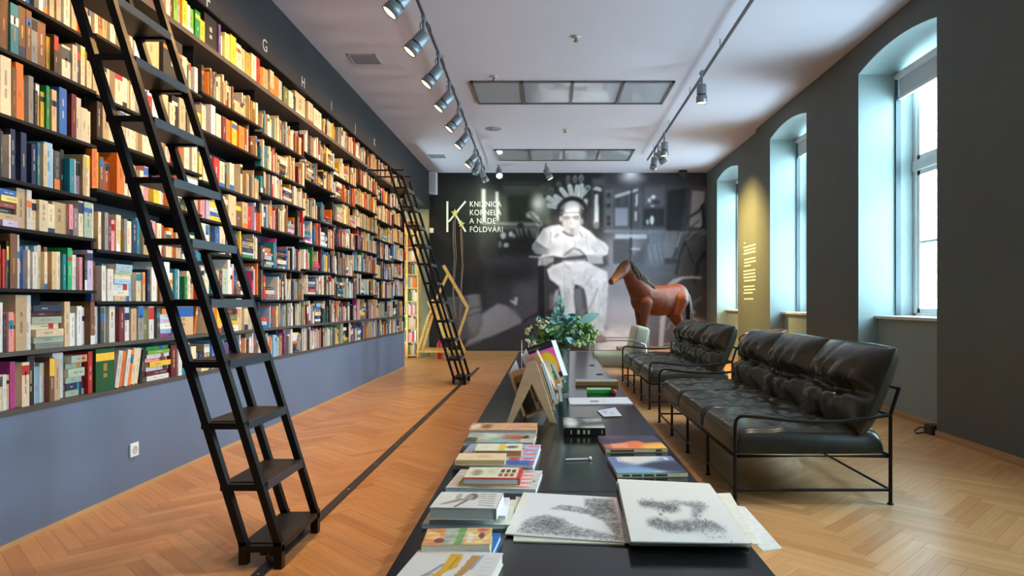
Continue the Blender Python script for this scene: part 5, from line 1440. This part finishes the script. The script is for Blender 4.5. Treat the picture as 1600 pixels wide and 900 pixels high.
    for pts, w, v in (([(1100, 318), (1092, 330), (1075, 340), (1062, 362), (1056, 392), (1052, 402)], 4, 66), ([(1097, 322), (1100, 352), (1094, 360)], 5, 38), ([(1102, 356), (1085, 366), (1070, 378), (1062, 398), (1056, 428)], 4, 44), ([(1100, 358), (1084, 365), (1072, 376)], 2, 176), ([(1072, 382), (1080, 405), (1084, 412)], 2, 40), ([(1101, 395), (1090, 412), (1085, 440)], 6, 40), ([(1092, 345), (1082, 352), (1076, 366)], 1.5, 60), ([(1063, 364), (1057, 385)], 4, 150)):
        c.line(pts, w, (v, v, v + 2), .6)
    for pts in ([(1074, 480), (1085, 490)], [(1083, 468), (1078, 490)], [(1094, 462), (1080, 482)], [(1074, 476), (1096, 466)]): c.line(pts, 1.2, (150, 138, 132), .5)
    c.poly([(1072, 481), (1088, 487), (1084, 490), (1074, 486)], (190, 176, 168), .6); c.poly([(1070, 489), (1104, 503), (1104, 547), (1066, 547)], (196, 160, 146), 2); c.line([(1072, 489), (1102, 499)], 3, (110, 84, 76), 1)
    c.line([(1043, 446), (1052, 438), (1065, 434), (1080, 433), (1094, 434)], 3.5, (214, 206, 204), .8); c.poly([(1042, 446), (1060, 436), (1068, 434), (1050, 447)], (220, 214, 214), .8)
    c.rect(1012, 450, 1072, 547, (128, 116, 124), 8, .8); c.poly([(1031, 492), (1040, 492), (1035, 547), (1028, 547)], (216, 208, 214), 1); c.line([(1048, 504), (1044, 508), (1044, 512), (1040, 515)], 1.2, (220, 214, 214), .4); c.line([(1036, 537), (1056, 536.5)], 1.2, (226, 220, 222), .3)
    # chair behind the sitter
    c.poly([(840, 402), (850, 402), (858, 440), (852, 497), (840, 497)], (32, 32, 34), 1); c.line([(850, 400), (852, 496)], 2, (96, 96, 96), .6); c.poly([(852, 428), (872, 424), (872, 450), (862, 470), (853, 470)], (62, 60, 64), 1.5); c.rect(857, 460, 884, 484, (112, 108, 116), 2); c.rect(852, 484, 884, 492, (48, 46, 50), 1); c.line([(815, 503), (842, 488)], 3, (40, 38, 42), 1); c.poly([(866, 455), (872, 450), (872, 472), (864, 475)], (176, 172, 180), 1)
    c.poly([(912, 395), (948, 395), (950, 415), (934, 418)], (88, 88, 92), 2); c.ell(941, 410, 6, 7, (72, 72, 78), 1.5)
    # headdress
    for (x, y, x2, y2, v) in ((866, 322, 876, 318, 214), (856, 309, 873, 321, 236), (857, 321, 872, 324, 228), (867, 307, 881, 317, 232), (876, 296, 886, 309, 238), (889, 291, 893, 307, 238), (901, 292, 900, 307, 236), (908, 290, 906, 309, 228), (918, 293, 910, 303, 214), (912, 322, 914, 314, 220)): c.line([(x, y), (x2, y2)], 7.5, (v, v, v - 2), .4)
    for x, y, rx, ry, v in ((886.5, 281, 3.6, 8, 130), (897.5, 280, 3.6, 7, 150), (907, 279, 4.2, 7, 158), (872, 288, 4.5, 5, 118), (860, 298, 5, 6, 104), (850, 305, 4, 4.5, 96), (917, 294, 4, 5, 150)): c.ell(x, y, rx, ry, (v, v, v), .6); c.ell(x, y + 1, rx * .4, ry * .6, (60, 60, 60), .5)
    c.line([(871, 334), (875, 322), (883, 314), (893, 311), (903, 313), (911, 321), (914, 334), (911, 342)], 8, (42, 42, 42), .8)
    for a in np.linspace(.3, 2.8, 12): c.ell(893 + math.cos(a) * 18, 331 - math.sin(a) * 17, 1.6, 1.6, (200, 200, 196), .4)
    # sitter
    c.poly([(842, 403), (848, 395), (836, 390), (830, 384), (838, 372), (848, 357), (858, 353), (873, 351), (880, 356), (906, 352), (922, 362), (932, 372), (944, 379), (950, 386), (949, 397), (938, 402), (914, 398), (880, 403), (862, 400)], (226, 224, 226), .8)
    c.poly([(829, 388), (836, 376), (852, 388), (857, 396), (848, 398), (836, 397)], (150, 148, 148), 1); c.line([(836, 380), (846, 386), (858, 391)], 1.8, (110, 108, 108), .5); c.line([(860, 362), (858, 382)], 1.6, (170, 168, 170), .7); c.line([(868, 352), (870, 372)], 1.6, (180, 178, 180), .8)
    for pts, v in (([(866, 370), (872, 366)], 110), ([(905, 362), (909, 370)], 140), ([(932, 374), (946, 392)], 190), ([(914, 370), (918, 390)], 196), ([(884, 395), (895, 388), (905, 391), (912, 398)], 80), ([(880, 399), (890, 393)], 120), ([(896, 375), (898, 388)], 180), ([(850, 358), (846, 374)], 196), ([(924, 384), (932, 396)], 190)): c.line(pts, 2, (v, v, v), .7)
    c.ell(892, 345, 16, 24, (214, 212, 210), .8); c.ell(893, 325, 14, 12, (238, 237, 234), .8); c.rect(880, 352, 905, 362, (206, 204, 202), 2); c.line([(879, 362), (887, 367), (894, 368)], 3, (66, 66, 66), .6)
    c.line([(874, 333), (908, 332)], 1.4, (120, 120, 118), .3); c.line([(880, 340), (888, 340)], 1.4, (140, 138, 136), .3); c.line([(896, 340), (903, 339)], 1.4, (140, 138, 136), .3); c.line([(891, 341), (890, 349), (894, 349)], 1.6, (160, 157, 154), .5); c.line([(889, 358.5), (896, 358.5)], 1.8, (112, 108, 106), .4); c.ell(893, 362, 4, 2, (150, 147, 145), .6); c.line([(877, 338), (879, 352)], 2, (150, 148, 146), .8); c.ell(908, 346, 3, 6, (150, 148, 146), .8); c.ell(875, 342, 2.4, 5, (190, 188, 186), .6)
    for k in range(7): c.line([(842 + k * 3.4, 403), (841 + k * 3.6, 414)], 2.4, (222, 220, 222), .4)
    c.line([(826, 401), (846, 402)], 2, (210, 208, 210), .4); c.line([(842, 414), (842, 408)], 2, (214, 212, 214), .4)
    c.poly([(853, 421), (862, 415), (880, 408), (914, 407), (930, 416), (948, 425), (949, 447), (947, 484), (944, 517), (927, 518), (918, 490), (914, 460), (904, 446), (897, 444), (896, 462), (899, 490), (901, 512), (884, 512), (880, 480), (872, 447), (858, 436)], (228, 225, 230), .8)
    c.poly([(896, 452), (906, 448), (912, 455), (916, 482), (910, 500), (902, 492), (897, 475)], (122, 118, 126), 1.2); c.poly([(906, 446), (912, 452), (916, 484), (910, 482)], (90, 86, 94), 1)
    c.line([(877, 405), (892, 402), (914, 401)], 2.6, (86, 86, 88), .5); c.line([(878, 408), (914, 405)], 1.6, (206, 204, 208), .4); c.line([(856, 414), (878, 405)], 3, (60, 60, 62), .8)
    for pts, v in (([(933, 450), (926, 470), (918, 484)], 160), ([(936, 452), (934, 500)], 206), ([(880, 430), (884, 480)], 204), ([(924, 430), (914, 446)], 176), ([(900, 430), (880, 424)], 212), ([(946, 440), (940, 455)], 190)): c.line(pts, 2, (v, v - 2, v + 4), 1)
    for k in range(7): c.line([(916 + k * 3.6, 396 + (k % 2)), (920 + k * 3.4, 411)], 2.6, (224, 222, 226), .4); c.line([(918 + k * 3.6, 398), (921 + k * 3.4, 410)], .9, (120, 118, 122), .3)
    c.ell(937, 529, 10, 6, (150, 116, 104), 1); c.line([(928, 533), (946, 533)], 2, (96, 70, 62), .5); c.ell(946, 511, 4, 6, (178, 164, 166), 1); c.ell(922, 510, 6, 5, (110, 96, 98), 1.5)
    # modelling of the sitter: soft tones over the flat shapes
    for x, y, rx, ry, v, a_ in ((884, 350, 5, 14, 120, .45), (902, 350, 4, 14, 150, .4), (893, 366, 12, 4, 120, .5), (884, 341, 4, 2.5, 96, .6), (899, 340, 4, 2.5, 96, .6), (892, 354, 6, 2, 130, .5), (880, 326, 4, 8, 170, .5), (905, 326, 4, 8, 180, .5),
                              (850, 372, 8, 10, 176, .5), (862, 385, 8, 8, 170, .5), (880, 388, 12, 6, 182, .5), (930, 385, 10, 8, 190, .5), (908, 378, 8, 10, 188, .45), (893, 398, 16, 4, 110, .5), (870, 366, 5, 9, 186, .5), (920, 368, 6, 6, 196, .4),
                              (866, 425, 9, 8, 170, .5), (890, 420, 16, 6, 196, .4), (920, 425, 12, 7, 188, .45), (884, 470, 5, 24, 176, .5), (924, 480, 4, 26, 180, .5), (944, 470, 4, 34, 186, .5), (936, 505, 8, 12, 196, .4)): c.ell(x, y, rx, ry, (v, v, v), 3, a_)
    c.line([(880, 339), (887, 338.5), (888, 342), (881, 343), (880, 339)], 1.0, (104, 104, 103), .3); c.line([(895, 338.5), (903, 338), (903, 342), (896, 342.5), (895, 338.5)], 1.0, (104, 104, 103), .3); c.line([(887, 339.5), (895, 339)], 1, (112, 112, 111), .3)
    Rm = random.Random(9)
    for _ in range(70):      # creases in shirt and trousers
        x, y = Rm.uniform(836, 944), Rm.uniform(358, 510)
        a_ = Rm.uniform(.9, 2.2); L = Rm.uniform(3, 10); i_, j_ = int((y - 270) / 277 * c.h), int((x - 670) / 434 * c.w)
        if c.a[i_, j_, 0] < 185: continue
        v = Rm.choice([150, 170, 190, 245, 250]); c.line([(x, y), (x + math.cos(a_) * L, y + math.sin(a_) * L)], Rm.uniform(1, 2.2), (v, v, v), .8, .6)
    for (x, y, x2, y2) in ((866, 322, 876, 318), (856, 309, 873, 321), (857, 321, 872, 324), (867, 307, 881, 317), (876, 296, 886, 309), (889, 291, 893, 307), (901, 292, 900, 307), (908, 290, 906, 309), (918, 293, 910, 303)): c.line([(x, y), (x2, y2)], 1.0, (120, 120, 118), .3, .8)
    for a0 in np.linspace(.15, 2.95, 22): c.line([(893 + math.cos(a0) * 20, 332 - math.sin(a0) * 19), (893 + math.cos(a0) * 25, 332 - math.sin(a0) * 25)], 1.6, (34, 34, 34), .3)
    # projected light bars on the dark left part
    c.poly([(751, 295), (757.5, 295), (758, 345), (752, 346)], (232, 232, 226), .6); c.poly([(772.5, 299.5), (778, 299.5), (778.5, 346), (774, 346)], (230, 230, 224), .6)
    w = np.clip((c.a[..., 0] - 190) / 40, 0, 1); c.noise(55, 12, w); c.noise(24, 12, w)
    c.noise(90, 4); c.noise(14, 4)
    for k in range(3): c.a[..., k] = c._blur(c.a[..., k], .9)
    return c
t = thing('wall_mural', 'black and white photo mural of a seated man in a feather headdress', 'mural', (0, D - .02, 1.9))
q = [P(670, 270, D - .012), P(1104, 270, D - .012), P(1104, 547, D - .012), P(670, 547, D - .012)]
q[0].x = q[3].x = XL + .003; q[1].x = q[2].x = XR2 - .003; q[0].z = q[1].z = ZC - .004
m = MB(); m.box(q[0].x, q[1].x, D - .010, D - .002, q[2].z, q[0].z); m.build('backing', mat('mural_backing', (.05, .05, .05), .8), t)
print_mesh('photo_print', paint_mural(), q[0], q[1], q[2], q[3], mat('mural_print', rough=.42, attr=True, spec=.35), t)

# white letter sign with K logo
M_sign = mat('sign_white', (.92, .93, .80), .5)
ys = D - .035
def sq(px, py): return P(px, py, ys)
t = thing('letter_sign', 'pale letters and K emblem on the dark left part of the mural', 'sign', sq(735, 338))
m = MB()
for a, b, w in (((699, 314.5), (699, 362.5), 3.0), ((701, 346.5), (727.5, 314.5), 2.6), ((711, 334), (727.5, 362), 2.6)):
    m.bar(sq(*a), sq(*b), w / F * ys, .012, side=(1, 0, 0))
o = m.build('emblem', M_sign, t); 
for k, s in enumerate(('KNIŽNICA', 'KORNELA', 'A NADE', 'FÖLDVÁRI')):
    base = sq(733.5, (323, 336.2, 349.2, 362.5)[k]); txt = text_mesh('lettering', s, .160, M_sign, t, base - t.location, (math.pi / 2, 0, 0), .003, space=1.08)
    bb = max(v.co.x for v in txt.data.vertices); wpx = (50, 50, 41, 52)[k] / F * ys; txt.scale = (wpx / bb, 1, 1)
# gold stars with dry twigs hanging from them
def star(px, py, r, label, tw, lab2):
    c0 = sq(px, py) - V((0, .03, 0)); m = MB(); pts = []
    for k in range(10):
        a = math.pi / 2 + k * math.pi / 5; rr = r if k % 2 == 0 else r * .45; pts.append(c0 + V((math.cos(a) * rr, 0, math.sin(a) * rr)))
    m.prism(pts, (0, .03, 0)); o = m.build('star_ornament', mat('star_gold', (.72, .56, .16), .5)); tag(o, label, 'star')
    T = thing('hanging_twig', lab2, 'twig', c0); R = random.Random(int(px))
    for j, path in enumerate(tw):
        pp = [P(x + R.uniform(-.8, .8), y, D - .07 - .02 * j) for x, y in path]; m = MB(); m.tube(pp, [.010] * (len(pp) - 1) + [.004], 6); m.build('stem', mat('dry_twig', (.22, .13, .09), .8), T)
star(711, 333, .085, 'upper gold star at the crossing of the K emblem', [[(711, 338), (711, 370), (713, 400), (711, 430), (708, 455), (710, 480), (712, 492), (707, 505), (709, 520), (714, 530)], [(709, 345), (709, 380), (710, 400), (708, 440), (707, 460), (711, 485), (714, 497), (708, 500), (706, 512)]], 'dry twig hanging from the upper gold star')
star(721, 350, .075, 'lower gold star on the leg of the K emblem', [[(721, 354), (723, 380), (722, 405), (724, 416), (721, 440), (720, 465), (718, 485), (719, 505), (720, 525), (724, 533)], [(720, 358), (720, 390), (722, 410), (720, 450), (721, 478), (717, 500)]], 'dry twig hanging from the lower gold star')

# wall text on the yellow-lit pier: lines too small to read
t = thing('wall_text', 'small white lettering panel on the yellow-lit wall between the windows', 'wall text', (XR2, 11.0, 1.6))
m = MB(); R = random.Random(6)
for k, (yy, x0, x1) in enumerate(((380, 1163, 1165), (387, 1162, 1181), (392, 1163, 1181), (397, 1162, 1181), (406, 1163, 1181), (411, 1163, 1181), (416, 1163, 1173), (424, 1162, 1181), (429, 1162, 1181), (434, 1162, 1181), (439, 1163, 1181), (448, 1162, 1180), (453, 1163, 1181), (458, 1162, 1176), (467, 1163, 1177))):
    ya, yb = YX(x0, XR2), YX(x1, XR2); z = H + (CY - yy) / F * ya; y = ya
    while y > yb + .02:
        w = R.uniform(.03, .09); e = max(yb, y - w); m.box(XR2 - .003, XR2 - .0008, e, y, z - .012, z + .010); y = e - .018
m.build('lettering', mat('wall_text_white', (.85, .83, .70), .6), t)

# ================================================================ wooden shelf in the side room, wooden frame sculpture, extinguisher
M_pine = wood_mat('pine_wood', (.74, .42, .115), .8, .5, scale=(4, 4, 14))
sx0, sx1, sy = -2.93, -2.56, 13.42
t = thing('pine_shelf', 'tall pine shelf full of books in the side room past the bookcase', 'shelf', ((sx0 + sx1) / 2, sy, 0))
m = MB()
for x in (sx0, sx0 + .13, sx1 - .03): m = MB(); m.box(x, x + .035, sy, sy + .28, 0, 2.72); m.build('upright', M_pine, t)
lv = [.06 + k * .265 for k in range(11)]
for z in lv: m = MB(); m.box(sx0 + .035, sx1 - .03, sy + .004, sy + .27, z - .02, z); m.build('shelf_board', M_pine, t)
R = random.Random(12); n = 0
for li, z in enumerate(lv[:-1]):
    for xa, xb in ((sx0 + .036, sx0 + .129), (sx0 + .168, sx1 - .032)):
        x = xa; nb = globals().setdefault('pine_n', {}); nb.setdefault(li, 0)
        while x < xb - .025:
            w = R.uniform(.022, .045); w = min(w, xb - x)
            hh = R.uniform(.17, .225); ck = R.choice(['wh', 'cr', 'cr', 'be', 'be', 'tn', 'pk', 'or_', 'gn', 'rd', 'gr', 'br'])
            m = MB(); m.box(x, x + w - .002, sy + .02, sy + .18, z + .0005, z + hh, C[ck]); n += 1
            o = m.build('book', M_book); tag(o, '%s book, %s from left, %s shelf level of the pine shelf' % (CN[ck], ordinal(nb[li] + 1), ordinal(li + 1)), 'book', 'books on the pine shelf'); x += w; nb[li] += 1
pine_books = n
t = thing('wooden_sculpture', 'pale wooden angular frame sculpture standing at the foot of the mural', 'sculpture', P(695, 552, 13.0))
def wb(a, b, ya, yb, w, h=.05, nm='beam'):
    m = MB(); m.bar(P(*a, ya), P(*b, yb), w, h, side=(0, 1, 0)); m.build(nm, M_pine, t)
wb((693, 415), (731, 481), 12.95, 12.9, .06, .055); wb((731, 480), (715, 528), 12.9, 12.9, .055, .045); wb((700, 428), (670, 493), 13.0, 13.0, .05, .045); wb((670, 492), (652, 551), 13.0, 12.9, .05, .045)
wb((715, 526), (727, 551), 12.9, 12.8, .05, .05); wb((672, 470), (700, 530), 13.1, 12.95, .05, .13, 'plank'); wb((688, 470), (712, 540), 13.05, 12.9, .05, .08, 'plank'); wb((676, 492), (660, 548), 13.1, 13.1, .05, .05)
wb((652, 549), (727, 549), 12.9, 12.8, .10, .045, 'base_board'); wb((662, 545), (700, 545), 13.2, 13.2, .08, .045, 'base_board')
q = P(687, 549, 13.3); q.z = 0.002
t = thing('fire_extinguisher', 'red fire extinguisher on the floor behind the far ladder', 'fire extinguisher', q)
m = MB(); m.lathe([(.0, 0), (.05, .0), (.055, .01), (.055, .27), (.04, .31), (.018, .33), (.018, .36)], 18, q); m.build('cylinder', mat('extinguisher_red', (.55, .02, .03), .3), t)
m = MB(); m.box(q.x - .03, q.x + .03, q.y - .012, q.y + .012, q.z + .36, q.z + .395); m.build('valve', M_black, t)
m = MB(); m.tube([(q.x + .02, q.y - .01, q.z + .37), (q.x + .08, q.y - .02, q.z + .33), (q.x + .075, q.y - .02, q.z + .12)], .009, 6); m.build('hose', M_black, t)

# ================================================================ light, camera, view
w = bpy.data.worlds.new('sky'); SC.world = w; w.use_nodes = True
bg = w.node_tree.nodes['Background']; bg.inputs['Color'].default_value = (.58, .85, 1.0, 1); bg.inputs['Strength'].default_value = SKY
for X, a, b in niches:
    l = bpy.data.lights.new('window_portal', 'AREA'); l.shape = 'RECTANGLE'; l.size = b - a; l.size_y = 2.55; l.cycles.is_portal = True
    o = bpy.data.objects.new('window_portal', l); COL.objects.link(o); o.location = (X + .68, (a + b) / 2, SILL + 1.27)
    o.rotation_euler = V((-1, 0, 0)).to_track_quat('-Z', 'Y').to_euler()
spot(V((-3.3, 12.9, 3.4)), V((.35, .25, -1)), 110, 110, (1, .62, .26), .8, .1)
cam = bpy.data.cameras.new('camera'); co = bpy.data.objects.new('camera', cam); COL.objects.link(co)
cam.sensor_fit = 'HORIZONTAL'; cam.sensor_width = 36; cam.lens = F / 1600 * 36; cam.shift_x = -(CX - 800) / 1600; cam.shift_y = (CY - 450) / 1600
cam.clip_start = .02; cam.clip_end = 100
co.location = (0, 0, H); co.rotation_euler = (math.pi / 2, 0, 0); SC.camera = co
vs_ = SC.view_settings; vs_.view_transform = 'Standard'; vs_.look = 'None'; vs_.gamma = 1; vs_.use_curve_mapping = False; vs_.exposure = EXPO
SC.cycles.max_bounces = 8; SC.cycles.diffuse_bounces = 5; SC.cycles.glossy_bounces = 4; SC.cycles.transparent_max_bounces = 12; SC.cycles.transmission_bounces = 6
SC.cycles.sample_clamp_indirect = 6.0; SC.cycles.caustics_reflective = False; SC.cycles.caustics_refractive = False
SC.cycles.use_denoising = True
